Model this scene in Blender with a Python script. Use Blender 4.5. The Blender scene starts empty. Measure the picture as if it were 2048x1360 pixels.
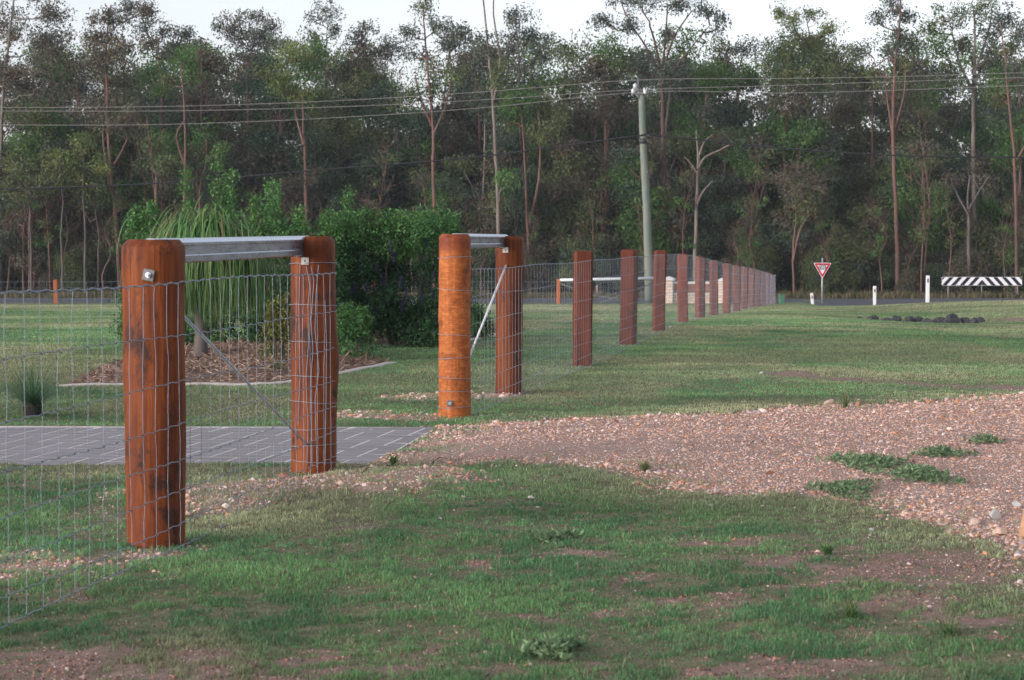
import bpy, bmesh, math, random
import numpy as np
from mathutils import Vector, Matrix
R = math.radians
HAZE_DENS = 0.00027
random.seed(5)
rng = np.random.default_rng(11)
scene = bpy.context.scene
COL = scene.collection

# ------------------------------------------------------------------ camera
F_PX = 4200.0                     # focal length in pixels of the 2048 px wide photograph
PITCH = math.atan(207.0 / F_PX)
CAM_Z = 1.297
cam_data = bpy.data.cameras.new('camera')
cam_data.sensor_width = 36.0
cam_data.lens = F_PX / 2048.0 * 36.0
cam_data.clip_start = 0.1
cam_data.clip_end = 3000.0
cam_data.dof.use_dof = True
cam_data.dof.focus_distance = 15.0
cam_data.dof.aperture_fstop = 10.0
cam = bpy.data.objects.new('camera', cam_data)
cam.location = (0, 0, CAM_Z)
cam.rotation_euler = (math.pi / 2 - PITCH, 0, 0)
COL.objects.link(cam)
scene.camera = cam

# ------------------------------------------------------------------ light: dusk, low soft sun behind the camera and to the left
SUN_EL, SUN_AZ = R(12), R(236)
world = bpy.data.worlds.new('World')
scene.world = world
world.use_nodes = True
wn = world.node_tree
sky = wn.nodes.new('ShaderNodeTexSky')
sky.sky_type = 'NISHITA'
sky.sun_disc = False
sky.sun_elevation = SUN_EL
sky.sun_rotation = SUN_AZ
sky.air_density = 1.0
sky.dust_density = 2.2
sky.ozone_density = 1.0
hs = wn.nodes.new('ShaderNodeHueSaturation')
hs.inputs['Saturation'].default_value = 0.24
bgn = wn.nodes['Background']
bgn.inputs['Strength'].default_value = 0.15
wn.links.new(sky.outputs[0], hs.inputs['Color'])
wb = wn.nodes.new('ShaderNodeMix'); wb.data_type = 'RGBA'; wb.blend_type = 'MULTIPLY'
wb.inputs[0].default_value = 1.0; wb.inputs[7].default_value = (0.93, 0.945, 1.02, 1)
wn.links.new(hs.outputs[0], wb.inputs[6]); wn.links.new(wb.outputs[2], bgn.inputs['Color'])
sun_d = bpy.data.lights.new('sun', 'SUN')
sun_d.energy = 0.5
sun_d.angle = R(30)
sun_d.color = (1.0, 0.76, 0.58)
sun = bpy.data.objects.new('sun', sun_d)
sdir = Vector((math.sin(SUN_AZ) * math.cos(SUN_EL), math.cos(SUN_AZ) * math.cos(SUN_EL), math.sin(SUN_EL)))
sun.rotation_euler = sdir.to_track_quat('Z', 'Y').to_euler()
COL.objects.link(sun)
vs = scene.view_settings
vs.view_transform = 'Standard'
vs.look = 'None'
vs.exposure = 1.2
vs.gamma = 1.0
vs.use_curve_mapping = False
scene.cycles.max_bounces = 5
scene.cycles.diffuse_bounces = 3
scene.cycles.transparent_max_bounces = 4

# ------------------------------------------------------------------ object helpers
def tag(o, label=None, cat=None, group=None, kind=None):
    if label: o['label'] = label
    if cat: o['category'] = cat
    if group: o['group'] = group
    if kind: o['kind'] = kind
    return o

def empty(name, loc, label, cat, group=None, rz=0.0):
    o = bpy.data.objects.new(name, None)
    o.empty_display_size = 0.2
    o.location = loc
    o.rotation_euler = (0, 0, rz)
    COL.objects.link(o)
    return tag(o, label, cat, group)

def link(name, me, mat, parent=None, world_space=False):
    o = bpy.data.objects.new(name, me)
    if mat is not None and not me.materials: me.materials.append(mat)
    COL.objects.link(o)
    if parent is not None:
        o.parent = parent
        if world_space:       # vertices are in world coordinates: move them into the parent's frame
            m = Matrix.Translation(parent.location) @ Matrix.Rotation(parent.rotation_euler.z, 4, 'Z')
            if parent.parent is not None:
                pp = parent.parent
                m = Matrix.Translation(pp.location) @ Matrix.Rotation(pp.rotation_euler.z, 4, 'Z') @ m
            me.transform(m.inverted())
    return o

def np_mesh(name, verts, faces, cols=None, smooth=False):
    """verts (N,3), faces (M,k) of one polygon size, cols (N,3) albedo per vertex"""
    me = bpy.data.meshes.new(name)
    verts = np.asarray(verts, dtype=np.float32); faces = np.asarray(faces, dtype=np.int32)
    M, k = faces.shape
    me.vertices.add(len(verts)); me.vertices.foreach_set('co', verts.ravel())
    me.loops.add(M * k); me.loops.foreach_set('vertex_index', faces.ravel())
    me.polygons.add(M)
    me.polygons.foreach_set('loop_start', np.arange(0, M * k, k, dtype=np.int32))
    me.polygons.foreach_set('use_smooth', np.full(M, smooth, dtype=bool))
    me.update(calc_edges=True)
    if cols is not None:
        at = me.attributes.new('tint', 'FLOAT_COLOR', 'POINT')
        c4 = np.ones((len(verts), 4), dtype=np.float32); c4[:, :3] = cols
        at.data.foreach_set('color', c4.ravel())
    return me

def copy_tree(o, parent=None):
    c = o.copy(); COL.objects.link(c); c.parent = parent
    for ch in list(o.children): copy_tree(ch, c)
    return c

class MB:
    """collects simple shapes into one bmesh"""
    def __init__(s): s.bm = bmesh.new()
    def box(s, c, size, rz=0.0, bevel=0.0, rot=None):
        m = Matrix.Translation(Vector(c)) @ (rot if rot is not None else Matrix.Rotation(rz, 4, 'Z')) @ Matrix.Diagonal((size[0], size[1], size[2], 1))
        g = bmesh.ops.create_cube(s.bm, size=1.0, matrix=m)
        if bevel:
            es = list({e for v in g['verts'] for e in v.link_edges})
            bmesh.ops.bevel(s.bm, geom=es, offset=bevel, segments=2, affect='EDGES', profile=0.5)
        return s
    def tube(s, pts, radii, seg=8, caps=True, jit=0.0):
        pts = [Vector(p) for p in pts]
        if not hasattr(radii, '__len__'): radii = [radii] * len(pts)
        rings = []
        for i, p in enumerate(pts):
            t = (pts[min(i + 1, len(pts) - 1)] - pts[max(i - 1, 0)]).normalized()
            a = Vector((1, 0, 0)) if abs(t.x) < 0.8 else Vector((0, 1, 0))
            u = t.cross(a).normalized(); w = t.cross(u)
            ring = []
            for j in range(seg):
                th = 2 * math.pi * j / seg
                r = radii[i] * (1 + random.uniform(-jit, jit))
                ring.append(s.bm.verts.new(p + (u * math.cos(th) + w * math.sin(th)) * r))
            rings.append(ring)
        for a, b in zip(rings[:-1], rings[1:]):
            for j in range(seg):
                f = s.bm.faces.new((a[j], a[(j + 1) % seg], b[(j + 1) % seg], b[j])); f.smooth = True
        if caps and seg > 2:
            s.bm.faces.new(rings[0][::-1]); s.bm.faces.new(rings[-1])
        return s
    def prism(s, poly, y0, y1, axis='Y'):
        """polygon in (x,z), extruded in y"""
        a = [s.bm.verts.new((x, y0, z)) for x, z in poly]; b = [s.bm.verts.new((x, y1, z)) for x, z in poly]
        n = len(poly)
        s.bm.faces.new(a); s.bm.faces.new(b[::-1])
        for i in range(n): s.bm.faces.new((a[i], b[i], b[(i + 1) % n], a[(i + 1) % n]))
        return s
    def mesh(s, name):
        bmesh.ops.recalc_face_normals(s.bm, faces=s.bm.faces)
        me = bpy.data.meshes.new(name); s.bm.to_mesh(me); s.bm.free(); return me
    def build(s, name, mat, parent=None, ws=False):
        return link(name, s.mesh(name), mat, parent, ws)

# ------------------------------------------------------------------ noise
_perm = np.random.default_rng(3).random((512, 512))
def vnoise(x, y):
    x = np.asarray(x, float); y = np.asarray(y, float)
    xi = np.floor(x).astype(int); yi = np.floor(y).astype(int)
    fx = x - xi; fy = y - yi
    fx = fx * fx * (3 - 2 * fx); fy = fy * fy * (3 - 2 * fy)
    a = _perm[xi % 512, yi % 512]; b = _perm[(xi + 1) % 512, yi % 512]
    c = _perm[xi % 512, (yi + 1) % 512]; d = _perm[(xi + 1) % 512, (yi + 1) % 512]
    return (a * (1 - fx) + b * fx) * (1 - fy) + (c * (1 - fx) + d * fx) * fy
def fbm(x, y, octv=4, gain=0.5):
    s = 0; a = 1; t = 0
    for i in range(octv):
        s = s + a * vnoise(x * 2 ** i + 17.3 * i, y * 2 ** i + 41.7 * i); t += a; a *= gain
    return s / t
def sstep(a, b, x):
    t = np.clip((x - a) / (b - a), 0, 1); return t * t * (3 - 2 * t)

# ------------------------------------------------------------------ terrain
_py = np.array([-200, 25, 30, 33, 37, 41, 45, 49, 53, 57, 61, 65, 69, 73, 77, 80, 95, 100, 125, 200, 900.])
_pd = np.array([1.297, 1.297, 1.305, 1.344, 1.4375, 1.55, 1.66, 1.755, 1.845, 1.93, 2.04, 2.155, 2.27, 2.377, 2.47, 2.55, 2.83, 2.90, 2.90, 1.6, -14.])
_ty = np.arange(-200, 900, 0.5)
_td = np.interp(_ty, _py, _pd)
_k = np.exp(-0.5 * (np.arange(-6, 7) * 0.5 / 1.2) ** 2); _k /= _k.sum()
_td = np.convolve(np.pad(_td, 6, mode='edge'), _k, mode='valid')
def fence_x(Y): return 0.161 * Y - 2.70
def base_z(X, Y):
    X = np.asarray(X, float); Y = np.asarray(Y, float)
    z = CAM_Z - np.interp(Y, _ty, _td)
    right = sstep(1.5, 5.0, X - fence_x(Y))
    def g(cx, cy, sx, sy): return np.exp(-0.5 * (((X - cx) / sx) ** 2 + ((Y - cy) / sy) ** 2))
    z = z - 0.30 * sstep(0.7, 2.6, X - fence_x(Y)) * g(13.6, 81, 2.3, 7)
    z = z + right * (-0.20 * g(7.6, 42, 3.2, 5) + 0.18 * g(13.8, 57, 2.6, 6) + 0.10 * g(12.0, 47.5, 3.5, 3.0))
    z = z + 0.10 * sstep(9, 22, X) * (Y < 70) * 0 + 0.02 * (fbm(X * 0.35, Y * 0.35, 3) - 0.5) * sstep(3, 9, Y)
    return z
_F = np.array([0, math.cos(PITCH), -math.sin(PITCH)]); _U = np.array([0, math.sin(PITCH), math.cos(PITCH)])
def ray(px, py):
    return _F + np.array([1, 0, 0]) * (px - 1024) / F_PX + _U * (680 - py) / F_PX
def P(px, py, Y):
    """the point at distance Y seen at a pixel of the photograph"""
    d = ray(px, py); t = Y / d[1]
    return Vector((d[0] * t, Y, CAM_Z + d[2] * t))
_ys = np.concatenate([np.arange(3, 30, 0.01), np.arange(30, 140, 0.04)])
def G(px, py):
    d = ray(px, py); t = _ys / d[1]
    h = CAM_Z + d[2] * t - base_z(d[0] * t, _ys)
    i = int(np.argmax(h < 0)) if (h < 0).any() else len(_ys) - 1
    Y = _ys[i]
    return Vector((d[0] * t[i], Y, float(base_z(d[0] * t[i], Y))))
def poly_px(pts): return np.array([[*G(*p)[:2]] for p in pts])
def sdf(poly, X, Y):
    """signed distance to a polygon, negative inside"""
    X = np.asarray(X, float); Y = np.asarray(Y, float)
    d = np.full(X.shape, 1e9); ins = np.zeros(X.shape, bool)
    n = len(poly)
    for i in range(n):
        ax, ay = poly[i]; bx, by = poly[(i + 1) % n]
        ex, ey = bx - ax, by - ay
        t = np.clip(((X - ax) * ex + (Y - ay) * ey) / (ex * ex + ey * ey + 1e-12), 0, 1)
        d = np.minimum(d, np.hypot(X - ax - t * ex, Y - ay - t * ey))
        c = ((ay > Y) != (by > Y))
        with np.errstate(divide='ignore', invalid='ignore'):
            xi = ax + (Y - ay) / (by - ay + 1e-12) * ex
        ins ^= c & (X < xi)
    return np.where(ins, -d, d)
def sdline(pts, X, Y):
    d = np.full(np.shape(X), 1e9)
    for (ax, ay), (bx, by) in zip(pts[:-1], pts[1:]):
        ex, ey = bx - ax, by - ay
        t = np.clip(((X - ax) * ex + (Y - ay) * ey) / (ex * ex + ey * ey + 1e-12), 0, 1)
        d = np.minimum(d, np.hypot(X - ax - t * ex, Y - ay - t * ey))
    return d

# gravel areas
GR = [poly_px([(880, 853), (1000, 846), (1250, 834), (1450, 826), (1620, 815), (1800, 806), (1940, 796), (2110, 788), (2700, 770),
               (2900, 1180), (2300, 1215), (2150, 1180), (2060, 1120), (1960, 1075), (1840, 1045), (1740, 1005), (1600, 985), (1480, 992), (1340, 978), (1290, 950),
               (1150, 930), (1000, 925), (880, 932), (760, 928), (742, 926)]),
      poly_px([(560, 962), (640, 950), (760, 942), (900, 938), (985, 950), (960, 968), (860, 985), (760, 990), (640, 985), (480, 1025), (380, 1030), (300, 1000), (210, 1000), (230, 985), (400, 972)]),
      poly_px([(-400, 1120), (-60, 1105), (60, 1103), (150, 1118), (210, 1128), (170, 1150), (60, 1160), (-80, 1165), (-400, 1180)]),
      poly_px([(755, 793), (830, 787), (880, 789), (1000, 787), (1045, 790), (1000, 797), (870, 800), (800, 802)]),
      poly_px([(655, 825), (760, 822), (870, 828), (955, 832), (900, 838), (790, 838), (660, 836)]),
      poly_px([(235, 1108), (300, 1098), (370, 1100), (340, 1122), (290, 1130)])]
def gravel_sd(X, Y):
    d = sdf(GR[0], X, Y)
    d = np.minimum(d, sdf(GR[1], X, Y) + 0.02)
    for g in GR[2:]: d = np.minimum(d, sdf(g, X, Y) + 0.03)
    return d + 0.17 * (fbm(X * 3.1, Y * 3.1, 4) - 0.5)
def ground_z(X, Y):
    X = np.asarray(X, float); Y = np.asarray(Y, float)
    z = base_z(X, Y)
    near = 1 - sstep(16, 30, Y)
    g = gravel_sd(X, Y)
    mound = sstep(0.05, -0.6, g) * 0.018
    m2 = sdf(GR[1], X, Y); mound = mound + sstep(0.1, -0.2, m2) * 0.03
    z = z + near * (mound + 0.035 * (fbm(X * 1.7, Y * 1.7, 3) - 0.5) + 0.012 * (fbm(X * 9, Y * 9, 2) - 0.5))
    z = z - 0.04 * (1 - sstep(-0.07, -0.01, sdf(PAVE, X, Y)))
    return z
PAVE = poly_px([(-700, 849), (0, 850), (500, 852), (878, 854), (742, 926), (745, 929), (400, 931), (0, 932), (-700, 934)])
PAVE[4:6] = PAVE[4]
PAVE = np.array([[-6.2, 14.45], [-0.50, 14.28], [-0.80, 11.93], [-6.2, 11.86]])
BED = [poly_px([(128, 773), (250, 770), (420, 768), (560, 766), (640, 757), (700, 743), (786, 726), (745, 716), (720, 700), (690, 682), (560, 680), (400, 690), (260, 715), (190, 738)]),
       poly_px([(700, 690), (880, 687), (990, 672), (1010, 660), (980, 648), (700, 650), (560, 660), (560, 690)])]
def bed_sd(X, Y): return np.minimum(sdf(BED[0], X, Y), sdf(BED[1], X, Y))

DIRT = [  # bare patches: centre, half extents in photograph pixels, strength
    (200, 1345, 620, 52, .9), (900, 1330, 240, 40, .55), (1200, 1330, 160, 26, .45), (700, 1055, 62, 13, .9), (735, 1082, 46, 9, .6), (1450, 1090, 110, 14, .8),
    (1640, 1125, 190, 44, .55), (1900, 1140, 150, 34, .36), (1960, 1240, 120, 45, .62), (1150, 1108, 90, 10, .7), (930, 1132, 80, 10, .7), (1230, 1160, 160, 14, .5),
    (1400, 1200, 220, 20, .55), (1480, 1170, 180, 14, .5), (1180, 1235, 170, 14, .45), (1700, 1260, 260, 16, .35), (1500, 1330, 420, 26, .55), (1900, 1335, 260, 24, .5), (1780, 1215, 200, 14, .3),
    (1330, 1290, 140, 12, .4), (290, 1030, 90, 14, .6), (300, 1112, 90, 12, .9), (1010, 790, 60, 6, .7), (1170, 729, 30, 4, .9), (1264, 686, 24, 2.5, .8), (1318, 661, 18, 2, .8),
    (2035, 640, 34, 5, .8), (1635, 637, 34, 2.5, .6), (1800, 712, 60, 2.5, .45),
    (560, 1190, 160, 8, .25), (1060, 1285, 120, 8, .35), (120, 1200, 120, 10, .3)]
_D = []
for (px, py, rx, ry, s) in DIRT:
    c = G(px, py); w = rx * c.y / F_PX
    h = (G(px, max(py - ry, 600)).y - G(px, py + ry).y) / 2
    _D.append((c.x, c.y, w, max(h, 0.02), s))
GULLY = [tuple(G(*p)[:2]) for p in [(1590, 748), (1690, 756), (1780, 765), (1900, 773), (2060, 777), (2300, 782)]]
def dirt_amt(X, Y):
    X = np.asarray(X, float); Y = np.asarray(Y, float)
    n = fbm(X * 2.3 + 5, Y * 2.3, 4); n2 = fbm(X * 9, Y * 9, 3); n3 = fbm(X * 1.3 + 50, Y * 3.2 + 9, 3)
    d = np.zeros(X.shape)
    for (cx, cy, w, h, s) in _D:
        d = np.maximum(d, s * np.exp(-(((X - cx) / w) ** 2 + ((Y - cy) / h) ** 2) ** 1.5))
    gl = np.exp(-(sdline(GULLY, X, Y) / 0.30) ** 2) * 0.62
    d = np.maximum(d, gl)
    right = sstep(-0.3, 1.8, X - 0.02 * Y) * (1 - sstep(8.6, 10.5, Y))
    v = d * (0.62 + 1.0 * (n2 - 0.35)) + 0.62 * (n3 - 0.5) + 0.8 * (n - 0.5) + 0.45 * (n2 - 0.5) + 0.09 * right - 0.10 * (1 - right) * (1 - sstep(9, 14, Y)) - 0.30 * sstep(13, 18, Y) * (d < 0.2)
    n4 = fbm(X * 24, Y * 24, 2)
    return sstep(0.14, 0.60, v + 0.45 * (n4 - 0.5))

# ------------------------------------------------------------------ materials
def mat(name, rough=0.8, metal=0.0, spec=0.3):
    m = bpy.data.materials.new(name); m.use_nodes = True
    b = m.node_tree.nodes['Principled BSDF']
    b.inputs['Roughness'].default_value = rough
    b.inputs['Metallic'].default_value = metal
    b.inputs['Specular IOR Level'].default_value = spec
    return m, m.node_tree, b
def N(nt, t, **kw):
    n = nt.nodes.new(t)
    for k, v in kw.items():
        if k in n.inputs: n.inputs[k].default_value = v
        else: setattr(n, k, v)
    return n
def ramp(nt, src, stops):
    n = nt.nodes.new('ShaderNodeValToRGB'); e = n.color_ramp.elements
    while len(e) < len(stops): e.new(0.5)
    for i, (p, c) in enumerate(stops):
        e[i].position = p; e[i].color = (*c, 1) if len(c) == 3 else c
    nt.links.new(src, n.inputs[0]); return n.outputs[0]
def mixc(nt, fac, a, b, mode='MIX'):
    n = nt.nodes.new('ShaderNodeMix'); n.data_type = 'RGBA'; n.blend_type = mode
    for s, v in ((0, fac), (6, a), (7, b)):
        if hasattr(v, 'links') or hasattr(v, 'is_linked'): nt.links.new(v, n.inputs[s])
        elif isinstance(v, (int, float)): n.inputs[s].default_value = v
        else: n.inputs[s].default_value = (*v, 1)
    return n.outputs[2]
def coords(nt, scale=(1, 1, 1), rot=(0, 0, 0), kind='Object'):
    tc = nt.nodes.new('ShaderNodeTexCoord'); mp = nt.nodes.new('ShaderNodeMapping')
    mp.inputs['Scale'].default_value = scale; mp.inputs['Rotation'].default_value = rot
    nt.links.new(tc.outputs[kind], mp.inputs[0]); return mp.outputs[0]
def noise(nt, vec, scale, detail=4, rough=0.6, dist=0.0):
    n = nt.nodes.new('ShaderNodeTexNoise'); n.inputs['Scale'].default_value = scale
    n.inputs['Detail'].default_value = detail; n.inputs['Roughness'].default_value = rough; n.inputs['Distortion'].default_value = dist
    nt.links.new(vec, n.inputs['Vector']); return n.outputs[0]
def bump(nt, b, h, strength=0.4, dist=0.01):
    n = nt.nodes.new('ShaderNodeBump'); n.inputs['Strength'].default_value = strength; n.inputs['Distance'].default_value = dist
    nt.links.new(h, n.inputs['Height']); nt.links.new(n.outputs[0], b.inputs['Normal'])
def simple(name, c, rough=0.7, metal=0.0, var=0.15, sc=20, spec=0.3):
    m, nt, b = mat(name, rough, metal, spec)
    n = noise(nt, coords(nt), sc)
    nt.links.new(ramp(nt, n, [(0.3, [v * (1 - var) for v in c]), (0.7, [min(1, v * (1 + var)) for v in c])]), b.inputs['Base Color'])
    return m

def tint_mat(name, rough=0.65, trans=0.25, spec=0.25):
    m, nt, b = mat(name, rough, 0, spec)
    a = N(nt, 'ShaderNodeAttribute', attribute_name='tint')
    nt.links.new(a.outputs['Color'], b.inputs['Base Color'])
    if trans:
        t = nt.nodes.new('ShaderNodeBsdfTranslucent'); nt.links.new(a.outputs['Color'], t.inputs[0])
        mx = nt.nodes.new('ShaderNodeMixShader'); mx.inputs[0].default_value = trans
        nt.links.new(b.outputs[0], mx.inputs[1]); nt.links.new(t.outputs[0], mx.inputs[2])
        nt.links.new(mx.outputs[0], nt.nodes['Material Output'].inputs[0])
    return m

M = {}
M['leaf'] = tint_mat('leaf_green', 0.6, 0.25)
M['grass'] = tint_mat('grass_blade', 0.7, 0.42, 0.15)
M['stone'] = tint_mat('pebble', 0.85, 0.0, 0.2)
M['mulch'] = tint_mat('mulch_chip', 0.9, 0.0, 0.1)

def wood(name, c_lo, c_mid, c_hi, stain=0.5, bands=False, rough=0.55, seed=0.0):
    m, nt, b = mat(name, rough + 0.1, 0, 0.2)
    v = coords(nt)
    off = N(nt, 'ShaderNodeVectorMath', operation='ADD'); nt.links.new(v, off.inputs[0])
    oi = nt.nodes.new('ShaderNodeObjectInfo'); mul = N(nt, 'ShaderNodeMath', operation='MULTIPLY'); mul.inputs[1].default_value = 37.0
    nt.links.new(oi.outputs['Random'], mul.inputs[0]); nt.links.new(mul.outputs[0], off.inputs[1])
    v = off.outputs[0]
    def mp(s):
        k = nt.nodes.new('ShaderNodeMapping'); k.inputs['Scale'].default_value = s; nt.links.new(v, k.inputs[0]); return k.outputs[0]
    grain = noise(nt, mp((1, 1, 0.06)), 42, 6, 0.65)
    big = noise(nt, mp((1, 1, 0.35)), 5.5, 4, 0.6)
    col = ramp(nt, big, [(0.28, c_lo), (0.5, c_mid), (0.72, c_hi)])
    col = mixc(nt, 0.55, col, ramp(nt, grain, [(0.30, [x * 0.5 for x in c_mid]), (0.5, c_mid), (0.70, [min(1, x * 1.15) for x in c_hi])]))
    crack = noise(nt, mp((1, 1, 0.035)), 55, 2, 0.5)
    col = mixc(nt, ramp(nt, crack, [(0.70, (0, 0, 0)), (0.75, (0.7, 0.7, 0.7))]), col, (0.02, 0.009, 0.007))
    vr = N(nt, 'ShaderNodeMapRange'); vr.inputs['To Min'].default_value = 0.72; vr.inputs['To Max'].default_value = 1.25
    nt.links.new(oi.outputs['Random'], vr.inputs['Value'])
    hv = N(nt, 'ShaderNodeHueSaturation'); nt.links.new(vr.outputs[0], hv.inputs['Value']); nt.links.new(col, hv.inputs['Color']); col = hv.outputs[0]
    if bands:
        bn = noise(nt, mp((0.7, 0.7, 2.6)), 15, 6, 0.78, 1.2)
        col = mixc(nt, 0.6, col, ramp(nt, bn, [(0.33, [x * 0.5 for x in c_mid]), (0.5, c_mid), (0.68, [min(1, c_hi[0] * 1.5), c_hi[1] * 1.7, c_hi[2] * 2.0])]))
    st = noise(nt, mp((1.6, 1.6, 0.9)), 4.4, 5, 0.68, 0.5)
    fac = ramp(nt, st, [(0.53, (0, 0, 0)), (0.64, (stain, stain, stain))])
    col = mixc(nt, fac, col, (0.035, 0.015, 0.011))
    kn = noise(nt, mp((1, 1, 0.6)), 12, 2, 0.5)
    col = mixc(nt, ramp(nt, kn, [(0.70, (0, 0, 0)), (0.76, (stain, stain, stain))]), col, (0.03, 0.012, 0.01))
    if bands:      # the top hand's breadth carries the dark red end-seal paint
        sx = nt.nodes.new('ShaderNodeSeparateXYZ'); nt.links.new(coords(nt), sx.inputs[0])
        mr = N(nt, 'ShaderNodeMapRange'); mr.inputs['From Min'].default_value = 1.17; mr.inputs['From Max'].default_value = 1.22; nt.links.new(sx.outputs[2], mr.inputs['Value']); mr.inputs['To Max'].default_value = 0.7
        col = mixc(nt, mr.outputs[0], col, (0.16, 0.034, 0.018))
    nt.links.new(col, b.inputs['Base Color'])
    bump(nt, b, mixc(nt, 0.5, grain, crack), 0.9, 0.008)
    return m
M['post'] = wood('oiled_hardwood', (0.055, 0.012, 0.005), (0.135, 0.031, 0.0085), (0.25, 0.070, 0.014), 0.95)
M['post_orange'] = wood('orange_hardwood', (0.16, 0.036, 0.010), (0.29, 0.078, 0.018), (0.42, 0.14, 0.036), 0.6, True)
M['post_line'] = wood('red_brown_hardwood', (0.070, 0.016, 0.008), (0.135, 0.031, 0.014), (0.21, 0.055, 0.024), 0.6)
M['post_far'] = wood('bright_orange_timber', (0.28, 0.075, 0.025), (0.36, 0.10, 0.035), (0.42, 0.13, 0.045), 0.1)
M['cut_end'] = simple('painted_post_top', (0.10, 0.024, 0.020), 0.6, var=0.25)

def galv(name, c, rough=0.42, metal=0.75):
    m, nt, b = mat(name, rough, metal, 0.5)
    v = coords(nt, (0.25, 0.25, 1.6))
    n = noise(nt, v, 24, 4)
    nt.links.new(ramp(nt, n, [(0.3, [x * 0.75 for x in c]), (0.7, c)]), b.inputs['Base Color'])
    nt.links.new(ramp(nt, n, [(0.2, (rough * .8,) * 3), (0.8, (rough * 1.2,) * 3)]), b.inputs['Roughness'])
    return m
M['steel'] = galv('galvanised_steel', (0.31, 0.35, 0.42), 0.28, 0.92)
M['wire'] = galv('galvanised_wire', (0.26, 0.30, 0.36), 0.5, 0.35)
M['zinc'] = simple('zinc_plate', (0.15, 0.15, 0.15), 0.5, 0.3, 0.2, 60)
M['bolt'] = simple('bolt_steel', (0.62, 0.64, 0.68), 0.3, 0.8, 0.1, 60)
M['hole'] = simple('dark_hole', (0.02, 0.02, 0.02), 0.9)

# ------------------------------------------------------------------ ground sheet
def make_ground():
    Ys = np.concatenate([[-80, -40, -20, -10, -5, -2, 0, 1.5, 2.5, 3.2, 3.8, 4.2, 4.6], np.exp(np.linspace(math.log(5.0), math.log(24), 560)),
                         np.exp(np.linspace(math.log(24.1), math.log(130), 330)), [140, 155, 175, 200, 240, 300, 400, 550, 750]])
    u = np.concatenate([[-1], np.linspace(-0.9, -0.55, 12), np.linspace(-0.54, 0.54, 640), np.linspace(0.55, 0.9, 12), [1]])
    core = 0.52 * np.maximum(Ys, 0) + 3.0
    UU, YY = np.meshgrid(u, Ys)
    CC = np.repeat(core[:, None], len(u), 1)
    XX = UU * CC
    XX[:, 0] = -420; XX[:, -1] = 420
    Z = ground_z(XX, YY)
    V = np.stack([XX, YY, Z], -1).reshape(-1, 3)
    nr, nc = XX.shape
    idx = np.arange(nr * nc).reshape(nr, nc)
    Fc = np.stack([idx[:-1, :-1], idx[:-1, 1:], idx[1:, 1:], idx[1:, :-1]], -1).reshape(-1, 4)
    me = np_mesh('ground', V, Fc, None, True)
    X = XX.ravel(); Y = YY.ravel()
    dirt = dirt_amt(X, Y)
    grav = sstep(0.16, -0.16, gravel_sd(X, Y) + 0.25 * (fbm(X * 12, Y * 12, 2) - 0.5)) * (Y < 40)
    dirt = np.where(Y > 97, np.maximum(dirt, 0.9), dirt)
    bed = sstep(0.05, -0.05, bed_sd(X, Y))
    far = sstep(12, 26, Y)
    at = me.attributes.new('mask', 'FLOAT_COLOR', 'POINT')
    at.data.foreach_set('color', np.stack([dirt ** 0.8, grav, far, bed], -1).astype(np.float32).ravel())
    m, nt, b = mat('ground_soil_and_lawn', 0.95, 0, 0.1)
    a = N(nt, 'ShaderNodeAttribute', attribute_name='mask')
    sep = nt.nodes.new('ShaderNodeSeparateColor'); nt.links.new(a.outputs['Color'], sep.inputs[0])
    v = coords(nt)
    fine = noise(nt, v, 60, 5, 0.7); mid = noise(nt, v, 5, 5, 0.6); big = noise(nt, v, 0.22, 5, 0.62)
    vs_ = coords(nt, (0.35, 1, 1)); streak = noise(nt, vs_, 1.4, 6, 0.68)
    crumb = noise(nt, v, 17, 6, 0.75); wide = noise(nt, v, 1.6, 4, 0.6)
    soil = mixc(nt, 0.5, mixc(nt, 0.6, ramp(nt, wide, [(0.35, (0.20, 0.125, 0.105)), (0.5, (0.33, 0.20, 0.16)), (0.65, (0.42, 0.32, 0.275))]), ramp(nt, crumb, [(0.32, (0.10, 0.062, 0.055)), (0.5, (0.27, 0.175, 0.145)), (0.68, (0.48, 0.36, 0.30))])), ramp(nt, fine, [(0.3, (0.12, 0.075, 0.065)), (0.7, (0.37, 0.27, 0.235))]))
    thatch = mixc(nt, 0.5, ramp(nt, mid, [(0.3, (0.11, 0.145, 0.072)), (0.7, (0.21, 0.21, 0.125))]), ramp(nt, crumb, [(0.3, (0.07, 0.075, 0.045)), (0.5, (0.17, 0.15, 0.095)), (0.7, (0.36, 0.28, 0.20))]))
    lawn = ramp(nt, streak, [(0.30, (0.11, 0.155, 0.07)), (0.48, (0.15, 0.20, 0.088)), (0.62, (0.26, 0.255, 0.145)), (0.75, (0.30, 0.23, 0.17))])
    lawn = mixc(nt, 0.5, lawn, ramp(nt, big, [(0.35, (0.11, 0.18, 0.078)), (0.52, (0.17, 0.215, 0.10)), (0.66, (0.29, 0.27, 0.16))]))
    green = mixc(nt, sep.outputs[2], thatch, lawn)
    col = mixc(nt, sep.outputs[0], green, soil)
    gsoil = mixc(nt, 0.5, ramp(nt, fine, [(0.3, (0.24, 0.16, 0.135)), (0.7, (0.48, 0.36, 0.31))]), ramp(nt, crumb, [(0.3, (0.22, 0.145, 0.12)), (0.7, (0.48, 0.36, 0.31))]))
    col = mixc(nt, sep.outputs[1], col, gsoil)
    # distant forest floor: leaf litter
    nt.links.new(mixc(nt, a.outputs['Alpha'], col, (0.16, 0.10, 0.075)), b.inputs['Base Color'])
    bump(nt, b, mixc(nt, 0.5, fine, crumb), 1.0, 0.02)
    g = link('ground', me, m); tag(g, kind='structure')
make_ground()

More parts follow.
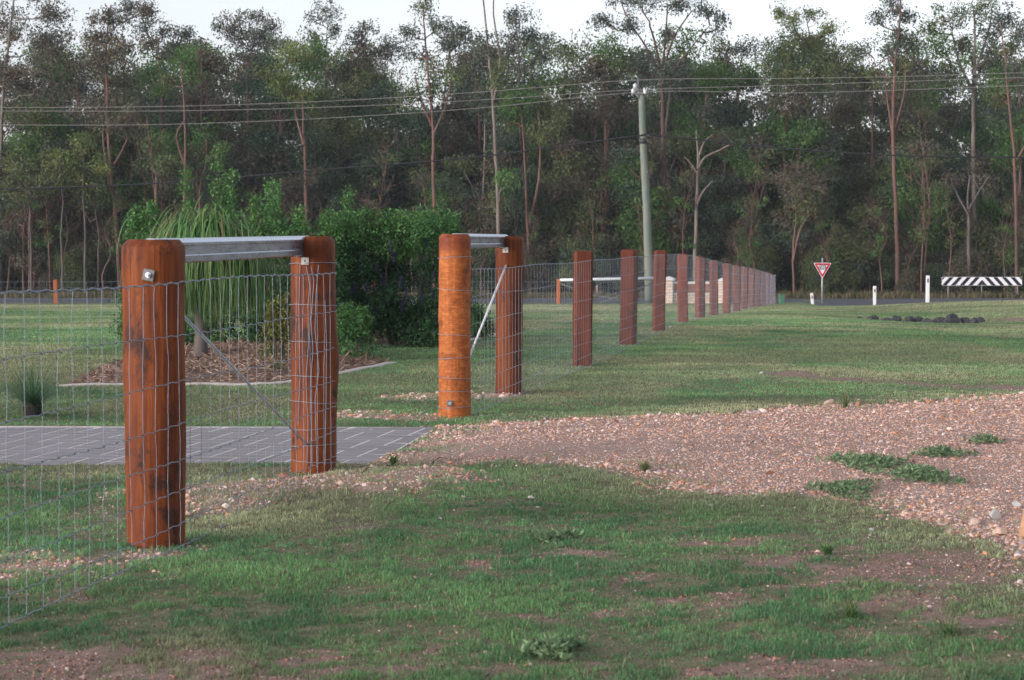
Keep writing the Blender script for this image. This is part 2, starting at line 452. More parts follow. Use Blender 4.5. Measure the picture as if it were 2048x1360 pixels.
def strip_mesh(name, poly, lift, m, res=0.25, kind='structure', zf=base_z):
    """a sheet over the ground inside a world polygon"""
    bm = bmesh.new()
    vsx = [bm.verts.new((x, y, 0)) for x, y in poly]
    bm.faces.new(vsx)
    x0, x1 = min(p[0] for p in poly), max(p[0] for p in poly); y0, y1 = min(p[1] for p in poly), max(p[1] for p in poly)
    for x in np.arange(x0 + res, x1, res):
        bmesh.ops.bisect_plane(bm, geom=bm.verts[:] + bm.edges[:] + bm.faces[:], plane_co=(x, 0, 0), plane_no=(1, 0, 0))
    for y in np.arange(y0 + res, y1, res):
        bmesh.ops.bisect_plane(bm, geom=bm.verts[:] + bm.edges[:] + bm.faces[:], plane_co=(0, y, 0), plane_no=(0, 1, 0))
    for v in bm.verts: v.co.z = float(zf(v.co.x, v.co.y)) + lift
    bmesh.ops.recalc_face_normals(bm, faces=bm.faces)
    me = bpy.data.meshes.new(name); bm.to_mesh(me); bm.free()
    for p in me.polygons: p.use_smooth = True
    o = link(name, me, m); tag(o, kind=kind); return o

# road
m, nt, b = mat('asphalt', 0.85, 0, 0.3)
v = coords(nt); n1 = noise(nt, v, 40, 4); n2 = noise(nt, coords(nt, (0.2, 1, 1)), 0.8, 4)
nt.links.new(mixc(nt, 0.5, ramp(nt, n1, [(0.3, (0.06, 0.062, 0.075)), (0.7, (0.105, 0.108, 0.13))]), ramp(nt, n2, [(0.3, (0.07, 0.071, 0.084)), (0.7, (0.115, 0.117, 0.135))])), b.inputs['Base Color'])
M['asphalt'] = m
road = [(-160, 81.5), (-40, 80.6), (5, 80.4), (10.0, 80.4), (14.5, 80.2), (20, 79.5), (28, 76), (40, 70)]
road += [(160, 70), (160, 95.5), (60, 96), (0, 95), (-40, 95.5), (-160, 97)]
ROAD = np.array(road)
strip_mesh('road', road, 0.03, M['asphalt'], 2.0)

# paved driveway: herringbone of clay-grey pavers on a pale joint bed
m, nt, b = mat('paver_joint_sand', 0.9); 
nt.links.new(ramp(nt, noise(nt, coords(nt), 30), [(0.3, (0.58, 0.55, 0.52)), (0.7, (0.80, 0.77, 0.73))]), b.inputs['Base Color']); M['joint'] = m
m, nt, b = mat('grey_paver', 0.7, 0, 0.35)
a = N(nt, 'ShaderNodeAttribute', attribute_name='tint'); n1 = noise(nt, coords(nt), 70, 4)
nt.links.new(mixc(nt, 0.6, a.outputs['Color'], mixc(nt, n1, (0.16, 0.145, 0.155), (0.31, 0.285, 0.29))), b.inputs['Base Color']); M['paver'] = m
def make_drive():
    ZC = float(np.mean([base_z(x, y) for x in (-5, -3, -1) for y in (12.2, 13, 14)])) - 0.001
    bmj = MB()
    a = [bmj.bm.verts.new((x, y, ZC - 0.0012)) for x, y in PAVE]
    bmj.bm.faces.new(a)
    tr = empty('tmp', (0, 0, 0), None, None)
    bpy.data.objects.remove(tr)
    L, W, gap = 0.34, 0.17, 0.016
    ang = R(-10); ca, sa = math.cos(ang), math.sin(ang)
    Vv, Ff, Cc = [], [], []
    k = 0
    for i in range(-30, 31):
        for j in range(-22, 23):
            for t in (0, 1):       # 90 degree herringbone laid on a grid of half pavers
                if (i - j) % 4 != (0 if t == 0 else 3): continue
                cx, cy, w, h = (i * W + W, j * W + W / 2, L, W) if t == 0 else (i * W + W / 2, j * W + W, W, L)
                x = -3.2 + ca * cx - sa * cy; y = 13.1 + sa * cx + ca * cy
                if not (-6.4 < x < 0 and 11.7 < y < 14.6): continue
                cor = []
                for sx, sy in ((-1, -1), (1, -1), (1, 1), (-1, 1)):
                    lx, ly = cx + sx * (w - gap) / 2, cy + sy * (h - gap) / 2
                    cor.append((-3.2 + ca * lx - sa * ly, 13.1 + sa * lx + ca * ly))
                # clip the corners against the driveway outline
                c2 = []
                ok = sum(1 for c in cor if sdf(PAVE, np.array(c[0]), np.array(c[1])) < 0)
                if ok == 0: continue
                xr = lambda yy: -0.50 + (14.28 - yy) / (14.28 - 11.93) * (-0.30) - 0.012
                for (xx, yy) in cor:
                    yy = min(max(yy, 11.90), 14.26); xx = min(max(xx, -6.15), xr(yy)); c2.append((xx, yy))
                ar = 0.5 * abs(sum(c2[q][0] * c2[(q + 1) % 4][1] - c2[(q + 1) % 4][0] * c2[q][1] for q in range(4)))
                if ar < 0.0006: continue
                dz = random.uniform(-0.0012, 0.0012)
                for (xx, yy) in c2: Vv.append((xx, yy, ZC + dz * 0.3))
                g = random.uniform(0.80, 1.2); c = (0.225 * g, 0.205 * g, 0.215 * g)
                Cc += [c] * 4; Ff.append((k, k + 1, k + 2, k + 3)); k += 4
    me = np_mesh('driveway', np.array(Vv), np.array(Ff), np.array(Cc))
    me.materials.append(M['paver']); 
    o = link('driveway', me, M['paver']); tag(o, kind='structure')
    o = bmj.build('driveway_joints', M['joint']); tag(o, kind='structure')
make_drive()

# ------------------------------------------------------------------ grass blades
def in_view_x(Y, pad=0.6): return 0.2438 * Y * 1.06 + pad
def blades(X, Y, Zb, H, W, lean, cols, name, m, bend=0.5):
    n = len(X)
    th = rng.random(n) * 2 * np.pi
    ld = np.stack([np.cos(th), np.sin(th)], -1) * lean[:, None]
    sd = np.stack([-np.sin(th + rng.normal(0, 0.6, n)), np.cos(th)], -1)
    base = np.stack([X, Y, Zb - 0.0015], -1)
    mid = base + np.concatenate([ld * H[:, None] * 0.35, (H * 0.6)[:, None]], -1)
    tip = base + np.concatenate([ld * H[:, None], H[:, None] * (1 - 0.35 * lean[:, None])], -1)
    s3 = np.concatenate([sd * (W / 2)[:, None], np.zeros((n, 1))], -1)
    V = np.stack([base - s3, base + s3, mid + s3 * 0.8, mid - s3 * 0.8, tip], 1).reshape(-1, 3)
    k = np.arange(n)[:, None] * 5
    T = np.concatenate([k + np.array([0, 1, 2]), k + np.array([0, 2, 3]), k + np.array([3, 2, 4])], 1).reshape(-1, 3)
    Cc = np.repeat(cols, 5, 0)
    return link(name, np_mesh(name, V, T, Cc), m)

def make_lawn():
    n = 1700000
    Y = np.exp(rng.uniform(math.log(5.2), math.log(74), n))
    X = rng.uniform(-1, 1, n) * in_view_x(Y)
    d = dirt_amt(X, Y); g = gravel_sd(X, Y)
    keep = rng.random(n) > d ** 0.8 * 0.86
    keep &= (g > 0.02 + 0.05 * rng.random(n)) | (Y > 30) | ((sdf(GR[0], X, Y) > 0.12) & (rng.random(n) < 0.30)) | ((g > -0.55) & (rng.random(n) < 0.5 * sstep(-0.55, 0.05, g) * sstep(.42, .56, fbm(X * 4 + 8, Y * 4, 3))))
    keep &= sdf(PAVE, X, Y) > 0.005
    keep &= bed_sd(X, Y) > 0.02
    keep &= (sdf(ROAD, X, Y) > 0.0)
    cl = 0.55 * fbm(X * 5.5, Y * 5.5, 3) + 0.45 * fbm(X * 15 + 4, Y * 15, 2); keep &= rng.random(n) < np.maximum(0.52 + 0.6 * sstep(0.36, 0.53, cl), sstep(15, 24, Y))
    X, Y, d, g, cl = X[keep], Y[keep], d[keep], g[keep], cl[keep]
    n = len(X)
    Z = ground_z(X, Y)
    nearf = 1 - sstep(11, 17, Y)
    H = (0.003 + 0.016 * nearf * sstep(0.38, 0.60, cl) + 0.007 * rng.random(n) + 0.011 * (1 - nearf)) * (0.7 + 0.6 * rng.random(n)) * (1 - 0.5 * d)
    H *= np.where(Y > 14, 0.8 + 0.25 * np.minimum(Y / 30, 1.5), 1)
    tall = (rng.random(n) < 0.006) & (Y < 17); H = np.where(tall, H * 2.0 + 0.01, H)
    edge = (g < 0.25) & (Y < 18); H = np.where(edge, H * 1.15, H)
    W = 0.0029 * np.maximum(Y / 8, 0.8) ** 0.85 * (0.7 + 0.6 * rng.random(n))
    dry = sstep(0.50, 0.72, fbm(X * 0.9 + 9, Y * 0.5 + 3, 4)) + 0.9 * sstep(34, 66, Y) * sstep(0.25, 0.55, fbm(X * .1, Y * .25, 3))
    # pale straw verge beside the gravel
    dry += 0.85 * sstep(1.0, 0.1, g) * (Y < 30) * sstep(-0.5, 0.6, X) + 0.08 * sstep(14, 22, Y)
    dry += 0.55 * sstep(0.50, 0.62, fbm(X * 0.45 + 77, Y * 0.35 + 5, 4)) * sstep(13, 20, Y)
    dry = np.clip(dry + rng.normal(0, 0.12, n), 0, 1)
    hue = fbm(X * 2.2 + 31, Y * 2.2, 3)
    bank = sstep(3.0, 6.0, X - fence_x(Y) - 3) * sstep(36, 50, Y); dry += 0.9 * bank * sstep(0.3, 0.5, fbm(X * .7, Y * .5, 3)); H *= 1 + 1.6 * bank * sstep(0.4, 0.6, fbm(X * 1.5, Y, 2))
    ga = np.array([0.080, 0.200, 0.092]); gb = np.array([0.145, 0.285, 0.115]); gd = np.array([0.34, 0.32, 0.20])
    c = ga + (gb - ga) * sstep(0.3, 0.7, hue)[:, None]
    c = c + (gd - c) * (dry * 0.75)[:, None]
    c *= (1.12 + 0.08 * sstep(12, 17, Y) + 0.35 * sstep(1.0, 0.1, g) * (Y < 16))[:, None]
    low = 1 - sstep(0.36, 0.52, cl); straw = rng.random(n) < 0.07 + 0.40 * d + 0.24 * low * (Y < 20); c[straw] = np.array([0.33, 0.255, 0.18]); brown = rng.random(n) < 0.20 * low + 0.25 * d; c[brown] = np.array([0.13, 0.085, 0.065])
    big = fbm(X * 0.22 + 7, Y * 0.16, 4); st2 = fbm(X * 0.5, Y * 1.6, 4)
    c *= ((0.60 + 0.8 * rng.random(n)) * (0.76 + 0.50 * sstep(0.34, 0.66, 0.5 * big + 0.5 * st2)))[:, None]
    o = blades(X, Y, Z, H, W, rng.uniform(0.2, 0.95, n), c, 'lawn_grass', M['grass'])
    tag(o, 'short green lawn grass with bare gaps covering the ground', 'grass', kind='stuff')
make_lawn()

# ------------------------------------------------------------------ gravel
_ico = bmesh.new(); bmesh.ops.create_icosphere(_ico, subdivisions=1, radius=1.0)
ICO_V = np.array([v.co[:] for v in _ico.verts]); ICO_F = np.array([[v.index for v in f.verts] for f in _ico.faces]); _ico.free()
def stones(C3, S, flat, cols, name, m):
    n = len(C3); k = len(ICO_V)
    a = rng.random(n) * 2 * np.pi; t = rng.normal(0, 0.35, n)
    J = ICO_V[None] * (1 + rng.normal(0, 0.16, (n, k, 1)))
    J = J * np.stack([S * rng.uniform(0.75, 1.3, n), S * rng.uniform(0.6, 1.0, n), S * flat], -1)[:, None, :]
    x, y, z = J[..., 0], J[..., 1], J[..., 2]
    x, z = x * np.cos(t)[:, None] - z * np.sin(t)[:, None], x * np.sin(t)[:, None] + z * np.cos(t)[:, None]
    xr = x * np.cos(a)[:, None] - y * np.sin(a)[:, None]; yr = x * np.sin(a)[:, None] + y * np.cos(a)[:, None]
    V = np.stack([xr, yr, z], -1) + C3[:, None, :]
    Fc = (ICO_F[None] + (np.arange(n) * k)[:, None, None]).reshape(-1, 3)
    return link(name, np_mesh(name, V.reshape(-1, 3), Fc, np.repeat(cols, k, 0)), m)
PAL = np.array([[0.42, 0.28, 0.23], [0.52, 0.38, 0.32], [0.58, 0.48, 0.44], [0.36, 0.19, 0.13], [0.45, 0.24, 0.14], [0.30, 0.25, 0.25], [0.50, 0.42, 0.40], [0.24, 0.13, 0.11]])
def make_gravel():
    n = 420000
    Y = np.exp(rng.uniform(math.log(6.5), math.log(21), n)); X = rng.uniform(-1, 1, n) * in_view_x(Y, 1.2)
    g = gravel_sd(X, Y); 
    dens = np.maximum(sstep(0.12, -0.14, g), 0.22 * sstep(0.75, 0.0, g) * (fbm(X * 3, Y * 3, 3) > .46)) * np.where(sdf(GR[0], X, Y) < 0.2, 0.92, np.where(sdf(GR[1], X, Y) < 0.1, 0.62, 0.38)) + 0.07 * (Y < 12) * dirt_amt(X, Y) * (fbm(X * 4, Y * 4, 2) > .45)
    # the wheel track near the pavers is finer, almost bare sand
    tr = np.exp(-((Y - 12.7 - 0.05 * X) / 0.55) ** 2) * sstep(2.2, -0.4, X)
    keep = (rng.random(n) < dens * (1 - 0.55 * tr)) & (sdf(PAVE, X, Y) > -0.01) & (bed_sd(X, Y) > 0)
    X, Y, g, tr = X[keep], Y[keep], g[keep], tr[keep]; n = len(X)
    big = sstep(-0.35, 0.0, g) 
    S = np.exp(rng.normal(math.log(0.0052), 0.45, n)) * (0.85 + 0.55 * big) * (1 - 0.35 * tr) * np.maximum(Y / 13, 0.8)
    S = np.where(g > 0.15, S * 0.55, S); S = np.clip(S, 0.0022, 0.034)
    flat = rng.uniform(0.4, 0.8, n)
    Z = ground_z(X, Y) + S * flat * 0.25
    w = np.array([.28, .22, .08, .12, .13, .05, .07, .05])
    c = PAL[rng.choice(len(PAL), n, p=w)] * np.array([1.17, 1.12, 1.10]) * rng.uniform(0.7, 1.25, n)[:, None]
    o = stones(np.stack([X, Y, Z], -1), S, flat, np.clip(c, 0, 0.8), 'gravel', M['stone'])
    tag(o, 'pinkish crushed gravel spread over the driveway and fence line', 'gravel', kind='stuff')
make_gravel()
def make_crumbs():
    n = 150000
    Y = np.exp(rng.uniform(math.log(5.2), math.log(11.5), n)); X = rng.uniform(-1, 1, n) * in_view_x(Y)
    d = dirt_amt(X, Y); keep = (rng.random(n) < 0.10 + 0.8 * d * sstep(.4, .55, fbm(X * 6, Y * 6, 3))) & (gravel_sd(X, Y) > 0); X, Y = X[keep], Y[keep]; n = len(X)
    S = np.exp(rng.normal(math.log(0.0026), 0.45, n)).clip(.001, .009)
    c = np.array([[.20, .12, .10], [.32, .21, .17], [.44, .33, .28], [.11, .07, .06], [.36, .18, .12]])[rng.integers(0, 5, n)] * rng.uniform(.7, 1.2, n)[:, None]
    o = stones(np.stack([X, Y, ground_z(X, Y) + S * .2], -1), S, rng.uniform(.5, .9, n), c, 'soil_crumbs', M['stone'])
    tag(o, 'crumbly reddish soil clods on the bare patches of the foreground', 'soil', kind='stuff')
make_crumbs()

# ------------------------------------------------------------------ vegetation helpers
def leaf_quads(C3, D, L, W):
    n = len(C3)
    a = rng.normal(size=(n, 3)); s = np.cross(D, a); s /= np.linalg.norm(s, axis=1)[:, None] + 1e-9
    L = L[:, None]; W = W[:, None]
    V = np.stack([C3, C3 + D * L * 0.45 + s * W * 0.5, C3 + D * L, C3 + D * L * 0.45 - s * W * 0.5], 1)
    return V.reshape(-1, 3), (np.arange(n)[:, None] * 4 + np.arange(4)[None])
def unit(v): return v / (np.linalg.norm(v, axis=1)[:, None] + 1e-9)
def in_ell(n, power=0.45):
    v = unit(rng.normal(size=(n, 3))); return v * (rng.random(n) ** power)[:, None]
COLS = {'g': (0.072, 0.142, 0.038), 'o': (0.098, 0.124, 0.050), 'd': (0.048, 0.078, 0.044), 'r': (0.100, 0.090, 0.062), 'y': (0.135, 0.168, 0.048), 'b': (0.082, 0.100, 0.074)}
def crown_arrays(clusters, leaf_L=0.24, leaf_W=0.075, per=26, clump_r=0.42, droop=0.75):
    """clusters: (centre xyz, radii xyz, number of clumps, colour key)"""
    Vs, Cs = [], []; heads = []
    for (c, r, ncl, key) in clusters:
        ncl = max(3, int(ncl))
        cc = np.array(c) + in_ell(ncl, 0.5) * np.array(r)
        heads.append(cc)
        rr = clump_r * rng.uniform(0.6, 1.25, ncl)
        pos = np.repeat(cc, per, 0) + np.clip(rng.normal(size=(ncl * per, 3)), -1.55, 1.55) * np.repeat(rr, per)[:, None] * np.array([0.55, 0.55, 0.42])
        n = len(pos)
        D = rng.normal(size=(n, 3)); D[:, 2] -= droop; D = unit(D)
        V, _ = leaf_quads(pos, D, leaf_L * rng.uniform(0.6, 1.3, n), leaf_W * rng.uniform(0.7, 1.3, n))
        base = np.array(COLS[key]); cv = np.repeat(rng.uniform(0.7, 1.35, ncl), per)
        mixk = np.repeat(rng.random(ncl), per)[:, None]
        col = base * (1 + 0.25 * (mixk - 0.5) * np.array([1.4, 0, -0.6])) * (cv * rng.uniform(0.7, 1.3, n))[:, None]
        Vs.append(V); Cs.append(np.repeat(col, 4, 0))
    V = np.concatenate(Vs); C = np.concatenate(Cs)
    Fq = np.arange(len(V)).reshape(-1, 4)
    return V, Fq, C, heads

def bark(name, lo, hi, blotch=None):
    m, nt, b = mat(name, 0.85, 0, 0.15)
    n1 = noise(nt, coords(nt, (1, 1, 0.15)), 6, 5); n2 = noise(nt, coords(nt, (1, 1, 0.5)), 1.6, 4)
    c = ramp(nt, n1, [(0.3, lo), (0.7, hi)])
    if blotch: c = mixc(nt, ramp(nt, n2, [(0.45, (0, 0, 0)), (0.6, (0.8, 0.8, 0.8))]), c, blotch)
    nt.links.new(c, b.inputs['Base Color']); return m
M['bark_pink'] = bark('pink_gum_bark', (0.085, 0.052, 0.045), (0.18, 0.115, 0.098), (0.15, 0.075, 0.058))
M['bark_pale'] = bark('pale_gum_bark', (0.13, 0.11, 0.098), (0.235, 0.205, 0.18), (0.13, 0.10, 0.082))
M['bark_dark'] = bark('dark_rough_bark', (0.055, 0.038, 0.032), (0.13, 0.085, 0.07))
M['bark_grey'] = bark('grey_bark', (0.08, 0.068, 0.064), (0.15, 0.13, 0.12), (0.08, 0.062, 0.058))

def smooth_path(pts, k=3):
    out = []
    n = len(pts)
    for i in range(n - 1):
        p0 = pts[max(i - 1, 0)]; p1 = pts[i]; p2 = pts[i + 1]; p3 = pts[min(i + 2, n - 1)]
        for j in range(k):
            t = j / k
            out.append(0.5 * ((2 * p1) + (-p0 + p2) * t + (2 * p0 - 5 * p1 + 4 * p2 - p3) * t * t + (-p0 + 3 * p1 - 3 * p2 + p3) * t ** 3))
    out.append(pts[-1]); return out

def limb(mb, a, b, r0, r1, wob=0.06, seg=5, n=4):
    a = Vector(a); b = Vector(b); L = (b - a).length
    pts = [a]
    for i in range(1, n):
        t = i / n; p = a.lerp(b, t)
        p += Vector((random.gauss(0, wob), random.gauss(0, wob), random.gauss(0, wob) - 0.10 * math.sin(math.pi * t))) * L
        pts.append(p)
    pts.append(b)
    mb.tube(pts, [r0 + (r1 - r0) * i / n for i in range(n + 1)], seg, False)
    return pts

def hero_tree(label, Y, trunk, wpx, clusters, barkm, extra=(), dens=1.0, leaf=1.0, name='gum_tree', cat='tree', group=None, bare=False, gz=None):
    """trunk: pixel points base to top; clusters: (px,py,rx,ry,colour[,dy]); extra: further pixel limbs (points, width)"""
    px2m = Y / F_PX
    base = P(trunk[0][0], 600, Y); base.z = float(base_z(base.x, Y))
    pts = [base - Vector((0, 0, 0.2))] + [P(x, y, Y + random.uniform(-0.25, 0.25)) for x, y in trunk[1:]]
    t = empty(name, base, label, cat, group)
    sp = smooth_path(pts, 4); n = len(sp)
    mb = MB(); r0 = wpx * px2m / 2 * 0.72
    mb.tube([p + Vector((random.gauss(0, .012), random.gauss(0, .012), 0)) * (0 if i == 0 else 1) for i, p in enumerate(sp)],
            [r0 * (1.15 if i == 0 else 1.0) * (1 - 0.72 * i / (n - 1)) for i in range(n)], 8, False, 0.06)
    for (lp, w) in extra:
        q = smooth_path([P(x, y, Y + random.uniform(-0.5, 0.3)) for x, y in lp], 3)
        mb.tube(q, [w * px2m / 2 * (1 - 0.6 * i / (len(q) - 1)) for i in range(len(q))], 6, False, 0.05)
        sp = sp + q[len(q) // 2:]
    cl3 = []
    for c in clusters:
        px, py, rx, ry, key = c[:5]; dy = c[5] if len(c) > 5 else random.uniform(-1.2, 1.2)
        ctr = P(px, py, Y + dy); rxm, rym = rx * px2m, ry * px2m
        ncl = dens * 10.0 * (rxm * rym) ** 0.9 + 4
        cl3.append((ctr, (rxm, min(rxm, 1.8), rym), ncl, key))
    if cl3:
        V, Fq, C, heads = crown_arrays(cl3, 0.145 * leaf, 0.065 * leaf, per=64, clump_r=0.46)
        for (ctr, rr, ncl, key), cc in zip(cl3, heads):
            # limb from the nearest lower trunk point to the cluster, then twigs to its clumps
            cand = [p for p in sp if p.z < ctr.z - 0.2] or sp[:1]
            a = min(cand, key=lambda p: (p - ctr).length + 0.3 * abs((ctr.z - p.z) - (p - ctr).length * 0.8))
            lp = limb(mb, a, ctr, max(0.03, r0 * 0.32), 0.022, 0.05, 5)
            for h in cc[::max(1, len(cc) // 9)]:
                limb(mb, lp[random.choice((2, 3, 4))], h, 0.02, 0.009, 0.06, 3, 2)
        mb.build('trunk', barkm, t, True)
        link('crown', np_mesh('crown', V, Fq, C), M['leaf'], t, True)
    else:
        mb.build('trunk', barkm, t, True)
    return t

# ------------------------------------------------------------------ the forest: trees one can tell apart
BP, BL, BD, BG = M['bark_pink'], M['bark_pale'], M['bark_dark'], M['bark_grey']
hero_tree('tall gum with thick pale trunk at the extreme left edge under a brown crown', 101, [(2, 600), (0, 420), (2, 280), (8, 170), (20, 60), (30, -20)], 15,
          [(30, 55, 60, 55, 'r'), (100, 90, 60, 60, 'r'), (20, 140, 60, 50, 'r'), (85, 170, 75, 50, 'r'), (105, 25, 45, 35, 'r'), (50, 230, 70, 40, 'o'), (60, -20, 60, 30, 'r')], BL, dens=1.25)
hero_tree('slender gum with pinkish forked trunk and wide brown crown, left of the domed palm', 99, [(241, 600), (236, 500), (228, 400), (218, 300), (214, 190), (212, 90), (222, 10)], 13,
          [(192, 70, 42, 40, 'r'), (185, 120, 55, 40, 'r'), (245, 90, 40, 45, 'r'), (225, 160, 75, 45, 'r'), (268, 15, 40, 26, 'b'), (215, 30, 40, 30, 'r'), (195, 215, 70, 40, 'r'), (285, 25, 22, 22, 'r'), (250, 240, 50, 40, 'r')], BP,
          extra=[([(228, 330), (245, 300), (255, 275)], 6), ([(222, 380), (208, 300), (205, 240)], 5)], dens=1.2)
hero_tree('open topped small gum showing against the sky above the green wattle', 108, [(316, 600), (318, 420), (312, 330), (322, 220), (318, 120)], 9,
          [(288, 50, 18, 32, 'b'), (325, 58, 22, 20, 'b'), (352, 72, 22, 26, 'b'), (300, 90, 22, 18, 'r'), (340, 105, 26, 16, 'b'), (370, 62, 12, 16, 'b')], BP, extra=[([(312, 350), (300, 312), (290, 300)], 7)], dens=1.1)
hero_tree('domed grey-brown gum with bare limbs under its round top, left centre', 110, [(497, 600), (500, 400), (497, 250), (495, 150), (505, 100)], 10,
          [(478, 45, 40, 24, 'r'), (535, 52, 26, 22, 'r'), (442, 45, 18, 22, 'b'), (505, 28, 30, 16, 'b'), (495, 110, 50, 24, 'r'), (470, 70, 24, 14, 'b'), (548, 85, 14, 14, 'b')], BG, dens=1.0)
hero_tree('wispy thin tree with sparse twigs rising above the bright green crown', 110, [(648, 600), (652, 300), (650, 150), (655, 60)], 7,
          [(635, 30, 18, 26, 'b'), (662, 25, 18, 28, 'b'), (672, 62, 14, 16, 'b'), (628, 70, 12, 16, 'b')], BG, dens=0.6)
hero_tree('bright yellow-green crowned gum behind the dark hedge, left centre', 100, [(616, 600), (612, 400), (610, 300), (606, 230), (612, 150)], 12,
          [(590, 115, 42, 30, 'y'), (632, 110, 24, 36, 'g'), (555, 155, 42, 24, 'y'), (585, 185, 45, 24, 'y'), (620, 150, 30, 30, 'g')], BP, extra=[([(608, 290), (594, 240), (588, 200)], 6)], dens=2.0)
hero_tree('brown domed gum with two round tops between the wispy tree and the tall leaning gum', 112, [(742, 600), (745, 400), (738, 250), (735, 120)], 11,
          [(722, 66, 34, 18, 'r'), (775, 92, 34, 20, 'b'), (735, 105, 55, 26, 'r'), (710, 150, 60, 36, 'r'), (760, 150, 60, 34, 'r')], BD, dens=1.7)
hero_tree('tall gum with open airy crown and reddish lower trunk, behind the gap between gate posts', 98, [(868, 600), (869, 470), (866, 340), (866, 250), (858, 160), (850, 80), (846, 10)], 12,
          [(848, 14, 28, 24, 'o'), (812, 62, 26, 24, 'b'), (872, 50, 30, 18, 'b'), (900, 92, 26, 22, 'b'), (826, 108, 26, 18, 'b'), (868, 130, 40, 26, 'o'), (905, 140, 30, 26, 'o'), (820, 190, 40, 30, 'o')], BP,
          extra=[([(866, 270), (890, 215), (905, 150)], 6), ([(864, 250), (842, 200), (830, 150)], 7)], dens=0.95)
hero_tree('straight pale trunked gum rising past the wires, its top out of frame', 97, [(1000, 600), (997, 470), (993, 340), (988, 250), (984, 180), (976, 90), (967, 0), (962, -60)], 12,
          [(965, 85, 22, 26, 'b'), (955, 120, 20, 20, 'b'), (1000, 150, 26, 20, 'o'), (1012, 360, 34, 28, 'g'), (990, 400, 34, 24, 'o')], BL, extra=[([(988, 200), (1000, 120), (987, 30), (990, -30)], 6)], dens=1.1)
hero_tree('full crowned gum against the sky right of the straight pale trunk', 103, [(1045, 600), (1048, 400), (1040, 250), (1038, 120), (1030, 30)], 11,
          [(1030, 28, 42, 26, 'b'), (1060, 70, 40, 34, 'b'), (1010, 85, 34, 28, 'b'), (1075, 110, 40, 36, 'b'), (1030, 130, 50, 30, 'o'), (1080, 160, 44, 30, 'g'), (1000, 180, 40, 30, 'o')], BG, dens=1.3)
hero_tree('twin trunked pink gum behind the second gate frame', 99, [(1060, 600), (1056, 470), (1050, 340), (1045, 250), (1042, 190)], 9,
          [(1045, 200, 50, 34, 'g'), (1090, 215, 40, 34, 'o'), (1030, 240, 40, 26, 'g'), (1100, 260, 40, 30, 'o')], BP, extra=[([(1058, 450), (1078, 360), (1080, 270), (1075, 210)], 8)], dens=1.5)
hero_tree('tall umbrella crowned gum behind the power pole with wide spreading top', 101, [(1328, 600), (1328, 430), (1326, 280), (1324, 180), (1318, 120), (1300, 50)], 17,
          [(1205, 45, 24, 22, 'b'), (1215, 95, 30, 26, 'g'), (1255, 45, 24, 28, 'b'), (1235, 125, 30, 22, 'o'), (1285, 8, 40, 20, 'b'), (1360, 0, 44, 20, 'b'), (1410, 18, 34, 20, 'b'), (1436, 48, 16, 24, 'b'), (1335, 150, 50, 26, 'b'), (1290, 140, 30, 20, 'b'), (1240, -10, 50, 20, 'b'), (1340, 70, 16, 16, 'b')], BD,
          extra=[([(1324, 160), (1345, 80), (1385, 20)], 6), ([(1322, 150), (1290, 90), (1262, 50)], 6), ([(1322, 160), (1330, 90), (1335, 10)], 6), ([(1326, 170), (1370, 110), (1420, 50)], 5)], dens=1.2)
hero_tree('pale dead tree with bare forked limbs right of the power pole', 98, [(1390, 600), (1391, 470), (1394, 380), (1396, 320), (1393, 260)], 13, [], BL,
          extra=[([(1395, 340), (1410, 315), (1440, 300), (1458, 290)], 6), ([(1394, 345), (1380, 325), (1368, 312)], 5), ([(1396, 320), (1408, 285), (1425, 270)], 5), ([(1394, 410), (1405, 385), (1425, 362)], 6)])
hero_tree('round olive crowned tree close beside the umbrella gum, right of the power pole', 106, [(1480, 600), (1478, 300), (1475, 140)], 11,
          [(1440, 100, 28, 26, 'o'), (1490, 100, 26, 22, 'b'), (1460, 145, 50, 30, 'g'), (1420, 160, 40, 30, 'g'), (1510, 150, 40, 34, 'g')], BG, dens=1.8)
hero_tree('broad olive and yellow crowned gum with ragged top, right of centre', 104, [(1600, 600), (1596, 420), (1600, 300), (1605, 180), (1612, 80)], 14,
          [(1560, 95, 45, 34, 'o'), (1615, 85, 50, 36, 'y'), (1670, 110, 40, 34, 'o'), (1580, 140, 70, 36, 'o'), (1650, 150, 60, 34, 'o'), (1700, 130, 30, 40, 'o'), (1560, 22, 14, 16, 'y'), (1585, 45, 18, 22, 'y'), (1625, 28, 22, 10, 'y'), (1660, 60, 22, 14, 'y'), (1600, 200, 100, 36, 'r')], BG, dens=1.6)
hero_tree('tall narrow dark crowned gum above the low guide post, right', 99, [(1796, 600), (1794, 470), (1788, 340), (1786, 230), (1790, 130), (1800, 40), (1800, -20)], 14,
          [(1778, 12, 24, 20, 'b'), (1808, 30, 26, 28, 'b'), (1752, 38, 16, 14, 'b'), (1800, 72, 28, 22, 'b'), (1780, 100, 26, 20, 'b'), (1825, 88, 14, 18, 'b'), (1722, 98, 20, 18, 'b'), (1750, 145, 26, 18, 'o'), (1800, 140, 26, 22, 'o'), (1790, 185, 44, 24, 'r')], BP,
          extra=[([(1786, 280), (1775, 200), (1768, 150)], 5), ([(1788, 260), (1808, 190), (1812, 120)], 5)], dens=1.1)
